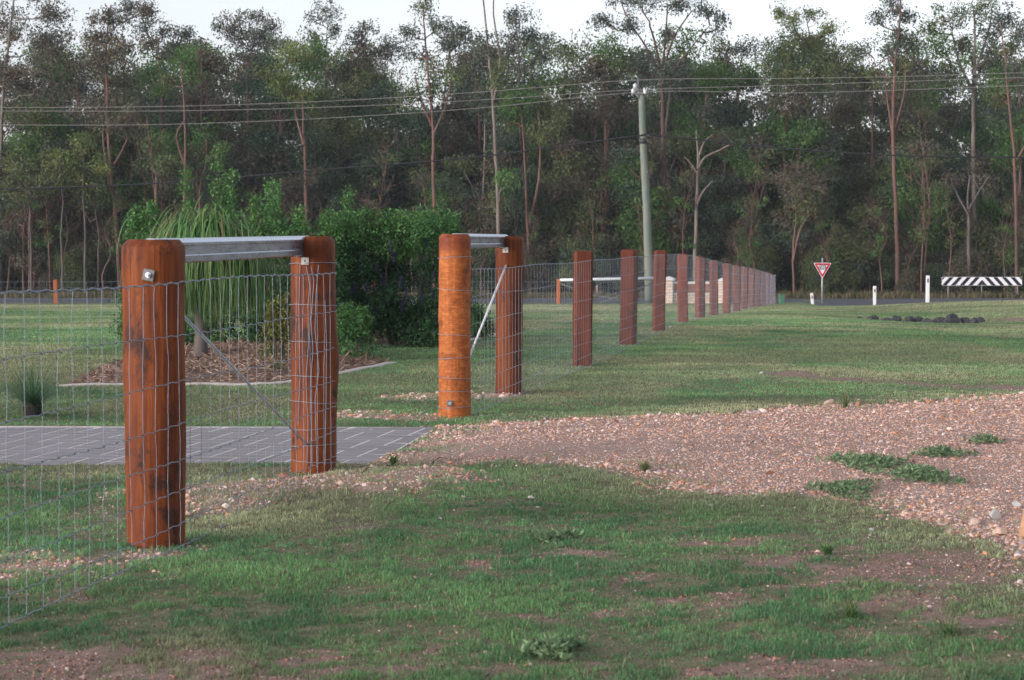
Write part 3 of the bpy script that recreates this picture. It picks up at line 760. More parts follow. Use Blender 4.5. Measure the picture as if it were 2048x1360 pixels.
hero_tree('huge spreading gum with pale forked limbs above the striped board', 103, [(1950, 600), (1948, 420), (1946, 280), (1947, 180), (1950, 90), (1948, 20)], 16,
          [(1900, 35, 36, 34, 'o'), (1955, 12, 44, 26, 'o'), (1995, 55, 38, 34, 'b'), (1875, 100, 38, 34, 'g'), (1925, 90, 30, 24, 'o'), (2018, 30, 26, 26, 'b'), (1895, 150, 44, 32, 'o'), (1985, 110, 34, 26, 'b'), (1865, 60, 18, 20, 'o')], BL,
          extra=[([(1947, 170), (1965, 130), (1985, 90), (2010, 60)], 7), ([(1946, 180), (1920, 130), (1905, 70)], 7), ([(1947, 150), (1975, 70), (1985, 20)], 6)], dens=1.3)
hero_tree('reddish slim trunked gum at the far right edge', 98, [(2034, 600), (2032, 430), (2028, 300), (2018, 210), (2010, 120), (2000, 40)], 11,
          [(2022, 95, 26, 40, 'o'), (2040, 150, 24, 40, 'b'), (2005, 190, 30, 30, 'o'), (2045, 60, 20, 40, 'b')], BP, extra=[([(2030, 330), (2045, 300), (2060, 280)], 6)], dens=1.4)
hero_tree('grey forked sapling tree in front of the dark undergrowth above the striped board', 98, [(1938, 600), (1938, 450), (1935, 400), (1940, 350)], 12, [(1935, 345, 50, 24, 'r'), (1970, 370, 30, 24, 'r')], BG,
          extra=[([(1937, 420), (1960, 380), (1980, 350)], 6), ([(1937, 430), (1915, 390), (1900, 355)], 5)], dens=0.5)
hero_tree('thin twin stemmed sapling behind the give way sign', 98, [(1588, 600), (1586, 500), (1592, 440), (1590, 380)], 8, [(1590, 370, 60, 34, 'r'), (1620, 400, 40, 30, 'o')], BP,
          extra=[([(1587, 520), (1600, 460), (1625, 420)], 5)], dens=0.6)
# thin pinkish trunks at the left, each with its own leafy top
thin = [(47, 480, 44, 300, 7, 'g', 'thin leaning gum stem, second from the left edge'), (60, 430, 48, 345, 6, 'o', 'crooked thin gum stem with side shoots near the left edge'),
        (122, 470, 120, 330, 7, 'y', 'straight thin gum stem under a yellow-green puff, left'), (171, 470, 168, 300, 8, 'y', 'pinkish straight gum stem left of the wide brown crown'),
        (198, 470, 180, 380, 6, 'o', 'thin curved gum stem leaning left beside the pinkish one'), (370, 330, 362, 130, 10, 'g', 'gum with reddish forked stem above the palm dome'),
        (312, 360, 303, 300, 10, 'o', 'twisted pink stem above the left side of the palm dome'), (400, 380, 412, 280, 7, 'g', 'slim gum above the right side of the palm dome')]
for (bx, by, tx, ty, w, key, lab) in thin:
    x0 = bx + random.uniform(-4, 4)
    hero_tree(lab, 97.5 + random.uniform(-0.8, 1.5), [(x0, 600), (bx + random.uniform(-4, 4), (600 + by) / 2), (bx, by), ((bx + tx) / 2 + random.uniform(-6, 6), (by + ty) / 2), (tx, ty)], w * 1.15,
              [(tx, ty - 10, 34, 24, key), (tx + 25, ty + 25, 28, 20, key), (tx - 22, ty + 30, 26, 18, 'o')], random.choice((BP, BG, BP)), extra=[([(bx + random.uniform(-1, 1), by + random.uniform(-40, 70)), (bx + random.choice((-1, 1)) * random.uniform(6, 24), by - random.uniform(30, 60)), (bx + random.uniform(-30, 34), by - random.uniform(70, 130))], w * random.uniform(.3, .6))] if random.random() < .7 else [], dens=1.2)

# --- filler trees: prototypes with trunk and crown, copied in rows
def proto_tree(name, label, cat, group, h, spread, low, key, barkm, ncl, leafs=1.0, stems=1, r=0.13):
    t = empty(name, (0, 0, 0), label, cat, group)
    mb = MB(); cl = []
    for s in range(stems):
        lean = random.uniform(-0.06, 0.06) * h if stems == 1 else random.uniform(-0.16, 0.16) * h
        q = smooth_path([Vector((0, 0, -0.3)), Vector((lean * .3 + random.gauss(0, .12), random.gauss(0, .12), h * .3)), Vector((lean * .7 + random.gauss(0, .2), random.gauss(0, .2), h * .62)), Vector((lean, 0, h * .95))], 4)
        mb.tube(q, [r / stems ** .5 * (1 - 0.75 * i / (len(q) - 1)) for i in range(len(q))], 7, False, 0.08)
        k = 7
        for i in range(k):
            z = low + (h - low) * (i + random.random()) / k
            f = 1 - abs((z - low) / (h - low) - 0.5) * 0.9
            ang = random.uniform(0, 6.28); rad = spread * f * random.uniform(0.15, 0.75)
            c = Vector((lean * z / h + math.cos(ang) * rad, math.sin(ang) * rad, z))
            rr = spread * random.uniform(0.3, 0.5)
            cl.append((c, (rr, rr, rr * random.uniform(0.5, 0.85)), ncl, key if random.random() < 0.7 else random.choice('obdr')))
            a = q[min(len(q) - 1, int(max(0, (z - spread * 0.6)) / h * len(q)))]
            lp = limb(mb, a, c, r * .35, 0.02, 0.05, 5)
            for _ in range(3): limb(mb, lp[3], c + Vector([random.gauss(0, .4) * rr for _ in range(3)]), 0.018, 0.008, 0.05, 3, 2)
    mb.build('trunk', barkm, t)
    V, Fq, C, _ = crown_arrays(cl, 0.17 * leafs, 0.075 * leafs, per=72, clump_r=0.62)
    link('crown', np_mesh('crown', V, Fq, C), M['leaf'], t)
    return t
g1 = 'gum trees crowded deeper in the forest'; g2 = 'understorey wattles filling the forest edge'; g3 = 'low scrub at the forest foot'
protos_tall = [proto_tree('gum_tree', lab, 'tree', g1, h, sp, lo, key, bk, nc) for (lab, h, sp, lo, key, bk, nc) in [
    ('green crowned gum crowded deep in the forest', 11.6, 2.6, 4.5, 'g', BP, 15),
    ('brown-grey crowned gum crowded deep in the forest', 12.4, 2.4, 5.0, 'r', BP, 14),
    ('dark crowned gum crowded deep in the forest', 11.8, 2.7, 4.0, 'd', BD, 16),
    ('olive crowned gum crowded deep in the forest', 11.0, 2.6, 4.0, 'o', BG, 16),
    ('grey-green crowned gum crowded deep in the forest', 12.0, 2.3, 4.6, 'b', BL, 14)]]
protos_mid = [proto_tree('wattle_tree', lab, 'tree', g2, h, sp, lo, key, bk, nc, 0.9, 2, 0.10) for (lab, h, sp, lo, key, bk, nc) in [
    ('dark green wattle with low crown at the forest edge', 6.8, 2.2, 1.6, 'd', BG, 15),
    ('olive wattle with low crown at the forest edge', 6.0, 2.0, 1.4, 'o', BG, 15),
    ('brownish twiggy wattle at the forest edge', 6.5, 2.1, 1.8, 'r', BP, 11),
    ('fresh green wattle with low crown at the forest edge', 7.4, 1.9, 2.4, 'g', BP, 13)]]
protos_low = [proto_tree('scrub_bush', lab, 'bush', g3, h, sp, lo, key, bk, nc, 0.8, 3, 0.06) for (lab, h, sp, lo, key, bk, nc) in [
    ('low dark scrub bush at the forest foot', 2.6, 1.5, 0.35, 'd', BG, 11),
    ('low brown scrub bush at the forest foot', 2.2, 1.3, 0.3, 'r', BG, 8),
    ('low olive scrub bush at the forest foot', 3.0, 1.4, 0.4, 'o', BG, 10)]]
def scatter(protos, rows, used):
    for (y0, dx, jy, s0, s1, lo_hi) in rows:
        half = 0.2438 * y0 + 7
        x = -half
        while x < half:
            i = random.randrange(len(protos)); p = protos[i]
            if i in used: o = copy_tree(p)
            else: o = p; used.add(i)
            X = x + random.uniform(-.4, .4) * dx; Y = y0 + random.uniform(-jy, jy)
            o.location = (X, Y, float(base_z(X, Y)) - 0.05)
            s = random.uniform(s0, s1)
            if X > 22 * y0 / 110 or (X > 9 and False): s *= 0.97
            o.scale = (s * random.uniform(.9, 1.15), s * random.uniform(.9, 1.15), s); o.rotation_euler = (0, 0, random.uniform(0, 6.28))
            x += dx * random.uniform(0.7, 1.3)
scatter(protos_tall, [(105, 3.2, 1.5, .78, 1.04, 0), (112, 2.7, 2, .92, 1.14, 0), (120, 2.6, 2.5, 1.0, 1.24, 0), (129, 2.7, 3, 1.05, 1.32, 0)], set())
scatter(protos_mid, [(100.5, 3.0, 1.2, .65, 1.0, 0), (105, 2.4, 1.5, .8, 1.15, 0), (111, 2.4, 2, .9, 1.3, 0), (120, 2.7, 2, 1.0, 1.4, 0)], set())
scatter(protos_low, [(98.8, 2.2, 0.7, .5, 1.0, 0), (101.5, 1.7, 1, .8, 1.25, 0), (107, 1.8, 2, 1.0, 1.5, 0)], set())
def sapling(label, h):
    t = empty('sapling', (0, 0, 0), label, 'sapling', 'bare thin saplings at the forest edge'); mb = MB()
    q = smooth_path([Vector((0, 0, -.2))] + [Vector((random.gauss(0, .10) * k, random.gauss(0, .1) * k, h * k / 4)) for k in (1, 2, 3, 4)], 3)
    mb.tube(q, [0.048 * (1 - .75 * i / (len(q) - 1)) for i in range(len(q))], 5, False, .1)
    for i in range(5, len(q)):
        for _ in range(2):
            e = q[i] + Vector((random.gauss(0, .55), random.gauss(0, .4), random.uniform(.4, 1.3)))
            lp = limb(mb, q[i], e, 0.018, 0.006, 0.07, 3)
            for _ in range(2): limb(mb, lp[2], lp[2] + Vector((random.gauss(0, .4), random.gauss(0, .3), random.uniform(.2, .7))), 0.009, 0.004, .06, 3, 2)
    mb.build('trunk', random.choice((BP, BG, BL)), t)
    cl = [((q[i].x + random.gauss(0, .3), q[i].y, q[i].z + .4), (.45, .45, .35), 3, random.choice('org')) for i in range(5, len(q), 2)]
    V, Fq, C, _ = crown_arrays(cl, 0.13, 0.055, per=40, clump_r=.3); link('crown', np_mesh('crown', V, Fq, C), M['leaf'], t); return t
scatter([sapling('pinkish bare thin sapling at the forest edge', 5.2), sapling('crooked grey bare sapling at the forest edge', 4.2), sapling('tall wispy bare sapling at the forest edge', 6.8), sapling('short twiggy bare sapling at the forest edge', 3.4)],
        [(97.9, 2.1, .6, .6, 1.1, 0), (99.5, 1.7, .8, .7, 1.3, 0)], set())
def deep_forest():
    # the far wood behind reads as one dark mass
    cl = []
    for y0 in (138, 150, 165):
        for x in np.arange(-55, 56, 2.6):
            for z in np.arange(0.5, 12.5, 2.0):
                if z > 9.5 and random.random() < 0.35: continue
                cl.append(((x + random.uniform(-1, 1), y0 + random.uniform(-3, 3), float(base_z(x, y0)) + z + random.uniform(-.6, .6)), (1.7, 1.7, 1.3), 7, random.choice('dddbor')))
    V, Fq, C, _ = crown_arrays(cl, 0.6, 0.26, per=11, clump_r=0.8)
    o = link('distant_forest', np_mesh('distant_forest', V, Fq, C), M['leaf'])
    tag(o, 'dark mass of distant forest behind all the nearer trees', 'forest', kind='stuff')
deep_forest()
# evening air between the camera and the forest
hz = MB(); hz.box((0, 120, 14), (900, 300, 36)); hm = bpy.data.materials.new('evening_air'); hm.use_nodes = True
hn = hm.node_tree; hn.nodes.remove(hn.nodes['Principled BSDF']); pv = hn.nodes.new('ShaderNodeVolumePrincipled')
pv.inputs['Color'].default_value = (0.80, 0.86, 1.0, 1); pv.inputs['Density'].default_value = HAZE_DENS; hn.links.new(pv.outputs[0], hn.nodes['Material Output'].inputs['Volume'])
tag(hz.build('haze', hm), kind='stuff')

# dry grass along the forest foot and road edge
def make_dry():
    n = 42000
    Y = rng.uniform(95.4, 99.5, n); X = rng.uniform(-32, 34, n)
    keep = rng.random(n) < 0.25 + 0.9 * sstep(0.4, 0.6, fbm(X * 0.5, Y * .5, 3)); X, Y = X[keep], Y[keep]; n = len(X)
    H = (0.12 + 0.38 * fbm(X * 0.6 + 3, Y * 0.6, 3)) * rng.uniform(0.5, 1.4, n)
    c = np.where(rng.random((n, 1)) < 0.65, np.array([[0.24, 0.19, 0.115]]), np.array([[0.10, 0.125, 0.055]])) * rng.uniform(0.6, 1.2, n)[:, None]
    o = blades(X, Y, base_z(X, Y), H, np.full(n, 0.035), rng.uniform(0.1, 0.6, n), c, 'dry_grass', M['grass'])
    tag(o, 'dry straw coloured grass along the far road edge under the trees', 'grass', kind='stuff')
make_dry()

# ------------------------------------------------------------------ round strainer posts and wire fence
def round_post(h, r, seed, bulge=(), notch=None, chamfer=0.02, seg=40, rows=46, lean=(0, 0), rs=None):
    """irregular round post from z=-0.1 to h; bulge: (z, angle, amount, size)"""
    rg = np.random.default_rng(seed)
    th = np.linspace(0, 2 * np.pi, seg, endpoint=False)
    zs = np.concatenate([np.linspace(-0.12, h - chamfer * 1.1, rows), [h - chamfer * .55, h]])
    ph = rg.random(6) * 6.28
    V = []
    for i, z in enumerate(zs):
        rr = r * (1 + 0.02 * np.sin(2 * th + ph[0] + z) + 0.014 * np.sin(3 * th + ph[1] + 2.5 * z) + 0.010 * math.sin(5 * z + ph[2]) + 0.008 * np.sin(5 * th + ph[3] + 7 * z))
        rr = rr + 0.0035 * (vnoise(th * 3.1 + seed * 7, np.full_like(th, z * 14)) - 0.5)
        if rs: rr = rr * np.interp(z, rs[0], rs[1])
        for (bz, ba, am, sz) in bulge:
            da = np.angle(np.exp(1j * (th - ba)))
            rr = rr + am * math.exp(-((z - bz) / sz) ** 2) * np.exp(-(da / 0.7) ** 2)
        if i == len(zs) - 2: rr = rr - chamfer * .5
        if i == len(zs) - 1: rr = rr - chamfer
        V += [(rr[j] * math.cos(th[j]) + lean[0] * z, rr[j] * math.sin(th[j]) + lean[1] * z, z) for j in range(seg)]
    bm = bmesh.new(); bv = [bm.verts.new(v) for v in V]; n = len(zs)
    for i in range(n - 1):
        for j in range(seg):
            f = bm.faces.new((bv[i * seg + j], bv[i * seg + (j + 1) % seg], bv[(i + 1) * seg + (j + 1) % seg], bv[(i + 1) * seg + j])); f.smooth = i < n - 3; f.material_index = 1 if i >= n - 3 else 0
    top = bm.faces.new(bv[(n - 1) * seg:]); top.material_index = 1
    bm.faces.new(bv[:seg][::-1])
    me = bpy.data.meshes.new('post'); bm.to_mesh(me); bm.free()
    if notch:   # (centre, size, rz): sawn step for the rail
        o = bpy.data.objects.new('post', me); COL.objects.link(o)
        cb = MB(); cb.box(notch[0], notch[1], notch[2]); cu = cb.build('cutter', None)
        md = o.modifiers.new('b', 'BOOLEAN'); md.object = cu; md.operation = 'DIFFERENCE'; md.solver = 'EXACT'
        bpy.context.view_layer.update()
        dg = bpy.context.evaluated_depsgraph_get()
        me2 = bpy.data.meshes.new_from_object(o.evaluated_get(dg))
        bpy.data.objects.remove(o); bpy.data.objects.remove(cu); me = me2
    return me

def put_post(me, m, base, parent, name='post', label=None):
    me.materials.clear(); me.materials.append(m); me.materials.append(M['cut_end'])
    o = bpy.data.objects.new(name, me); COL.objects.link(o); o.parent = parent
    o.location = Vector(base) - parent.location
    if label: o['label'] = label
    return o

def wire_tubes(paths, radius, name, m, parent, sides=4):
    Vs, Fs, off = [], [], 0
    for pts in paths:
        p = np.array([tuple(q) for q in pts], float); n = len(p)
        t = np.gradient(p, axis=0); t = unit(t)
        ref = np.array([1.0, 0.3, 0.1]) if abs(t[0][2]) > 0.7 else np.array([0, 0, 1.0])
        u = unit(np.cross(t, ref)); w = np.cross(t, u)
        for_r = []
        for j in range(sides):
            a = 2 * math.pi * j / sides
            for_r.append(p + (u * math.cos(a) + w * math.sin(a)) * radius)
        V = np.stack(for_r, 1).reshape(-1, 3)
        i = np.arange(n - 1)[:, None] * sides; j = np.arange(sides)[None]
        q = np.stack([i + j, i + (j + 1) % sides, i + sides + (j + 1) % sides, i + sides + j], -1).reshape(-1, 4) + off
        Vs.append(V); Fs.append(q); off += len(V)
    return link(name, np_mesh(name, np.concatenate(Vs), np.concatenate(Fs), None, True), m, parent, True)

HZ = [0.012, 0.105, 0.235, 0.37, 0.52, 0.69, 0.89, 1.108]
def mesh_panel(path, parent, spacing=0.15, zf=None, hz=HZ, stop=None, name='wire_mesh', rl=0.0019, rv=0.0011, wob=0.006):
    """path: list of (x,y) along the fence; horizontals follow the ground, stays stand upright"""
    P2 = np.array(path, float); seg = np.hypot(*np.diff(P2, axis=0).T); S = np.concatenate([[0], np.cumsum(seg)])
    def at(s): return np.interp(s, S, P2[:, 0]), np.interp(s, S, P2[:, 1])
    zf = zf or (lambda x, y: float(base_z(x, y)))
    top, rest, ver = [], [], []
    ss = np.arange(0, S[-1], 0.075)
    ss = np.append(ss, S[-1])
    for k, h in enumerate(hz):
        pts = []
        for i, s in enumerate(ss):
            x, y = at(s)
            kink = (0.003 if i % 2 else -0.003) * (1 if k < len(hz) - 1 else 0.4)
            sag = 0.006 * math.sin(s * 1.9 + k * 2.1)
            pts.append((x, y, zf(x, y) + h + kink + sag))
        (top if k in (0, len(hz) - 1) else rest).append(pts)
    knots = []
    for i, s in enumerate(np.arange(0.03, S[-1], spacing)):
        o = 0.0; pts = []
        x, y = at(s); z0 = zf(x, y)
        for k, h in enumerate(hz):
            ds = random.gauss(0, wob); xx, yy = at(min(max(s + ds, 0), S[-1]))
            pts.append((xx, yy, z0 + h + 0.006 * math.sin(s * 1.9 + k * 2.1)))
            if y < 13: knots.append([(xx, yy - 0.006, z0 + h + 0.006 * math.sin(s * 1.9 + k * 2.1)), (xx, yy + 0.006, z0 + h + 0.006 * math.sin(s * 1.9 + k * 2.1))])
            if k < len(hz) - 1:
                xm, ym = at(min(max(s + ds + random.gauss(0, wob * .7), 0), S[-1])); pts.append((xm, ym, z0 + (h + hz[k + 1]) / 2))
        ver.append(pts)
    a = wire_tubes(top + [[(x + .002, y, z + (0.004 if i % 2 else -0.004)) for i, (x, y, z) in enumerate(top[-1])]], rl * 1.25, name, M['wire'], parent)
    b_ = wire_tubes(rest, rl, name, M['wire'], parent); c_ = wire_tubes(ver, rv, name, M['wire'], parent)
    obs = [a, b_, c_]
    if knots: obs.append(wire_tubes(knots, 0.0045, name, M['wire'], parent, 5))
    # join into one mesh object
    bm = bmesh.new()
    for o in obs: bm.from_mesh(o.data)
    me = bpy.data.meshes.new(name); bm.to_mesh(me); bm.free(); me.materials.append(M['wire'])
    for o in obs: bpy.data.objects.remove(o)
    o = bpy.data.objects.new(name, me); COL.objects.link(o); o.parent = parent
    return o

def plate(parent, c, nrm_rz, size, m, rot=0.0, name='bolt_plate', boltr=0.013):
    mb = MB(); rotm = Matrix.Rotation(nrm_rz, 4, 'Z') @ Matrix.Rotation(rot, 4, 'Y')
    mb.box(Vector(c) - parent_world(parent), (size, 0.006, size), bevel=0.0015, rot=rotm)
    o = mb.build(name, m, parent)
    b = MB(); n = Matrix.Rotation(nrm_rz, 4, 'Z') @ Vector((0, -1, 0)); cc = Vector(c) - parent_world(parent)
    b.tube([cc, cc + n * 0.010], boltr, 6); b.tube([cc + n * 0.010, cc + n * 0.026], boltr * 0.55, 10)
    b.build('bolt', M['bolt'], o)
    return o
def parent_world(o):
    v = Vector((0, 0, 0))
    while o is not None: v += o.location; o = o.parent
    return v

def rail(parent, a, b, w=0.055, h=0.110):
    """rolled steel channel purlin lying between two posts, flanges outwards"""
    a = Vector(a) - parent.location; b = Vector(b) - parent.location
    d = (b - a); L = d.length; rz = math.atan2(d.y, d.x)
    t = 0.004
    # closed box-section profile with a shallow rib pressed in the camera side (profile in local y,z)
    hw, hh = w / 2, h / 2
    prof = [(-hw, -hh + 0.006), (-hw + 0.006, -hh), (hw - 0.006, -hh), (hw, -hh + 0.006),
            (hw, hh - 0.006), (hw - 0.006, hh), (-hw + 0.020, hh), (-hw + 0.006, hh - 0.007), (-hw, hh - 0.020),
            (-hw, hh * 0.42), (-hw + 0.004, hh * 0.34), (-hw + 0.004, -hh * 0.34), (-hw, -hh * 0.42)]
    bm = bmesh.new()
    m = Matrix.Translation((a + b) / 2) @ Matrix.Rotation(rz, 4, 'Z') @ Matrix.Rotation(-math.asin(d.z / L), 4, 'Y')
    ra = [bm.verts.new(m @ Vector((-L / 2, y, z))) for y, z in prof]; rb = [bm.verts.new(m @ Vector((L / 2, y, z))) for y, z in prof]
    n = len(prof)
    for i in range(n): bm.faces.new((ra[i], rb[i], rb[(i + 1) % n], ra[(i + 1) % n]))
    bm.faces.new(ra[::-1]); bm.faces.new(rb)
    bmesh.ops.recalc_face_normals(bm, faces=bm.faces)
    me = bpy.data.meshes.new('rail'); bm.to_mesh(me); bm.free()
    o = link('rail', me, M['steel'], parent)
    return o

# ---- near left fence: two posts under a steel rail
ZA = 0.0
cA = G(303, 1098); cA = Vector((cA.x, cA.y + 0.115, 0)); cB = G(624, 951); cB = Vector((cB.x, cB.y + 0.11, 0))
f1 = empty('wire_fence', (cA.x, cA.y, 0), 'wire mesh fence with two thick round posts joined by a steel rail, left foreground', 'fence')
topA = P(306, 479, cA.y).z; topB = P(642, 472.5, cB.y).z
pa = put_post(round_post(topA, 0.124, 3, rs=([0, .5, 1.0, 1.2, 1.3], [0.97, 1.0, 1.02, 1.06, 1.05]), chamfer=0.024), M['post'], cA, f1, label='thick foreground post with dark stains and a bolted square plate')
dAB = (cB - cA).normalized(); rzAB = math.atan2(dAB.y, dAB.x); nR = Vector((dAB.y, -dAB.x, 0))   # nR points to the camera side
railA = cA + dAB * 0.03 - nR * 0.018 + Vector((0, 0, topA + 0.004 - 0.055)); 
notchB_c = (-nR.x * 0.062, -nR.y * 0.062, topB - 0.055 + 0.02)
pb = put_post(round_post(topB, 0.121, 8, bulge=[(0.62, -0.1, 0.012, 0.18)], rs=([0, .3, .6, 1.3], [1.0, 1.02, 1.05, 0.98]), notch=((-nR.x * 0.078, -nR.y * 0.078, topB - 0.055 + 0.02), (0.6, 0.115, 0.150), rzAB)), M['post'], cB, f1, label='second gate post, sawn step on top holding the rail, wrapped in tie wires')
railB = cB + dAB * 0.06 - nR * 0.048 + Vector((0, 0, topB - 0.052))
r1 = rail(f1, railA, railB)
M['zinc_light'] = simple('new_zinc', (0.50, 0.47, 0.44), 0.5, 0.2, 0.1, 60)
def bracket(parent, c, rz, size=(0.045, 0.05)):
    mb = MB(); cc = Vector(c) - parent_world(parent)
    mb.box(cc, (size[0], 0.005, size[1]), rz, 0.001); o = mb.build('bracket', M['zinc_light'], parent)
    hb = MB(); n = Matrix.Rotation(rz, 4, 'Z') @ Vector((0, -1, 0)); hb.tube([cc + n * 0.002, cc + n * 0.0045], 0.005, 10); hb.build('bolt_hole', M['hole'], o); return o
bracket(r1, P(610, 522, cB.y - 0.123), 0.0, (0.040, 0.040))
plate(pa, P(297, 550, cA.y - 0.127), -0.12, 0.048, M['zinc'], 0.2)
# brace rod from the plate on the first post down to the foot of the second
M['rod'] = galv('zinc_rod', (0.42, 0.47, 0.55), 0.4, 0.25)
MB().tube([P(297, 559, cA.y - 0.10) - f1.location, P(613, 888, cB.y - 0.125) - f1.location], 0.0065, 8).build('brace_rod', M['rod'], f1)
# wire mesh on the camera side
pM0 = G(0, 1265); pM1 = G(312, 1113); pM2 = G(640, 944)
e0 = (pM0 - pM1).normalized()
w1 = cA + nR * 0.135; w2 = cB + nR * 0.128
w0 = Vector((pM0.x, pM0.y, 0)); w00 = w0 + (w0 - w1).normalized() * 3.4
mesh_panel([w00[:2], w0[:2], w1[:2], w2[:2]], f1)
def tie_loops(parent, c, r, zs, name='tie_wire', ang=(0, 6.28), wig=0.008, rad=0.0017, extra=()):
    paths = []
    for z in zs:
        ph = random.uniform(0, 6.28)
        paths.append([(c.x + (r + 0.003) * math.cos(a), c.y + (r + 0.003) * math.sin(a), z + wig * math.sin(a * 1.0 + ph) + random.gauss(0, .0012)) for a in np.linspace(ang[0], ang[1], 30)])
    paths += list(extra)
    for p in paths: wire_tubes([p], rad, name, M['wire'], parent, 5)
ex = []
for (x0, segs) in [(600, [(527, 600), (612, 598), (688, 599), (757, 600), (850, 596)]), (616, [(532, 612), (570, 620), (612, 616), (688, 617), (757, 612), (850, 616), (930, 614)]),
                   (628, [(533, 622), (560, 628), (640, 622), (700, 626), (757, 622), (930, 624)]), (636, [(530, 637), (590, 632), (660, 630), (740, 638), (800, 630), (935, 634)]), (652, [(600, 650), (690, 653), (800, 652), (930, 650)])]:
    q = []
    for (yy, xx) in segs:
        dx = (xx - 624) / F_PX * cB.y; q.append(P(xx, yy, cB.y - math.sqrt(max(0.001, 0.132 ** 2 - dx * dx))))
    ex.append([tuple(v) for v in q])
tie_loops(pb, cB, 0.127, [P(624, y, cB.y - .12).z for y in (528, 612, 686, 755, 806, 858, 893, 925)], extra=ex)

# ---- right fence: second pair of gate posts, then fifteen squared line posts
cC = G(909, 835); cC = Vector((cC.x, cC.y + 0.10, 0)); cD = G(1018, 789); cD = Vector((cD.x, cD.y + 0.10, 0))
f2 = empty('wire_fence', (cC.x, cC.y, 0), 'long wire mesh fence receding to the road, starting at an orange round post', 'fence')
topC = P(909, 468, cC.y).z; topD = P(1020, 472, cD.y).z
pc = put_post(round_post(topC, 0.117, 21, rs=([0, .3, .6, 1.3], [1.03, 1.0, .98, .99])), M['post_orange'], cC, f2, label='bright orange round gate post with ringed surface and wire loops')
dCD = (cD - cC).normalized(); rzCD = math.atan2(dCD.y, dCD.x); nR2 = Vector((dCD.y, -dCD.x, 0))
pd_ = put_post(round_post(topD, 0.113, 34, bulge=[(1.02, 0.1, 0.016, 0.12), (0.95, 2.9, -.008, 0.2)], rs=([0, .2, .6, 1.3], [1.0, .97, .99, 1.0]), notch=((-nR2.x * 0.070, -nR2.y * 0.070, topD - 0.045 + 0.02), (0.6, 0.115, 0.150), rzCD)), M['post'], cD, f2, label='reddish round post behind the orange one, notched for the rail')
r2 = rail(f2, cC + dCD * 0.02 + nR2 * 0.0 + Vector((0, 0, topC + 0.004 - 0.055)), cD + dCD * 0.05 - nR2 * 0.040 + Vector((0, 0, topD - 0.042)))
bracket(r2, P(1011, 500, cD.y - 0.117), 0.0, (0.045, 0.045))
plate(pc, P(900, 807, cC.y - 0.120), 0.0, 0.044, M['zinc'])
MB().tube([P(938, 716, cC.y + 0.02) - f2.location, P(1012, 531, cD.y - 0.115) - f2.location], 0.0085, 8).build('brace_rod', simple('white_lit_rod', (0.75, 0.75, 0.74), 0.5, 0.1, 0.05), f2)  # the light falling on this rod is put into its near-white base colour
tie_loops(pc, cC, 0.121, [P(909, y, cC.y - .11).z for y in (515, 579, 671, 717, 756, 785, 815)], rad=0.002)

def square_post(h, w, d, seed, name='post'):
    rg = random.Random(seed); bm = bmesh.new()
    zs = [-0.1, 0.0, h * .2, h * .4, h * .6, h * .8, h - 0.035, h - 0.012, h]
    ins = [0, 0, 0, 0, 0, 0, 0, 0.004, 0.022]
    rings = []; c = min(w, d) * 0.14
    bx = rg.uniform(-.004, .004)
    for z, i in zip(zs, ins):
        a, b = w / 2 - i, d / 2 - i; sh = (rg.uniform(-.004, .004) + bx * z, rg.uniform(-.004, .004)); k = 1 + rg.uniform(-.02, .02)
        oct_ = [(-a + c, -b), (a - c, -b), (a, -b + c), (a, b - c), (a - c, b), (-a + c, b), (-a, b - c), (-a, -b + c)]
        rings.append([bm.verts.new((x * k + sh[0], y * k + sh[1], z)) for x, y in oct_])
    for r0, r1 in zip(rings[:-1], rings[1:]):
        for j in range(8): bm.faces.new((r0[j], r0[(j + 1) % 8], r1[(j + 1) % 8], r1[j]))
    bm.faces.new(rings[0][::-1]); t = bm.faces.new(rings[-1]); t.material_index = 1
    me = bpy.data.meshes.new(name); bm.to_mesh(me); bm.free(); return me
LP = [(1164.7, 501.5, 730), (1256.5, 498.6, 686), (1317, 500.5, 660), (1365.4, 507.3, 643), (1400, 512.2, 635.3), (1428, 520.3, 633.8), (1453.5, 525.9, 627.2), (1472.8, 530, 622.8),
      (1488.7, 532.7, 618.7), (1502.8, 536, 614.8), (1515, 539.6, 613), (1525.5, 542, 611.8), (1533.6, 544, 610.6), (1540, 546.4, 609.4), (1546.8, 550.8, 609)]
line_c = []
wd = [.185, .182, .165, .165, .150, .150, .15, .15, .15, .15, .15, .15, .14, .14, .14]
for i, (x, yt, yb) in enumerate(LP):
    Yc = 21.2 + 4 * i
    c = P(x, 550, Yc); c.z = float(base_z(c.x, Yc)); line_c.append(c)
    h = P(x, yt, Yc).z - c.z
    w = wd[i]
    me = square_post(h, w, w * 0.95, 50 + i)
    o = put_post(me, M['post_line'], c, f2)
    o.rotation_euler = (random.uniform(-.015, .015), random.uniform(-.022, .022), R([4, -16, 3, -4, 24, 8, -22, 5, 12, -20, 8, 20, -10, 6, 2][i]))
    if i == 0: o['label'] = 'nearest squared dark red post of the long fence'
nF = Vector((0.987, -0.159, 0))
path = [(cC + nR2 * 0.125)[:2], (cD + nR2 * 0.125)[:2]] + [tuple((c + nF * (wd[i] / 2 + 0.012))[:2]) for i, c in enumerate(line_c)]
mesh_panel(path, f2, hz=[0.015, 0.115, 0.245, 0.37, 0.51, 0.67, 0.86, 1.055], rl=0.0019, rv=0.0011, wob=0.005)
# low bare mounds of spoil at the foot of posts are part of the ground

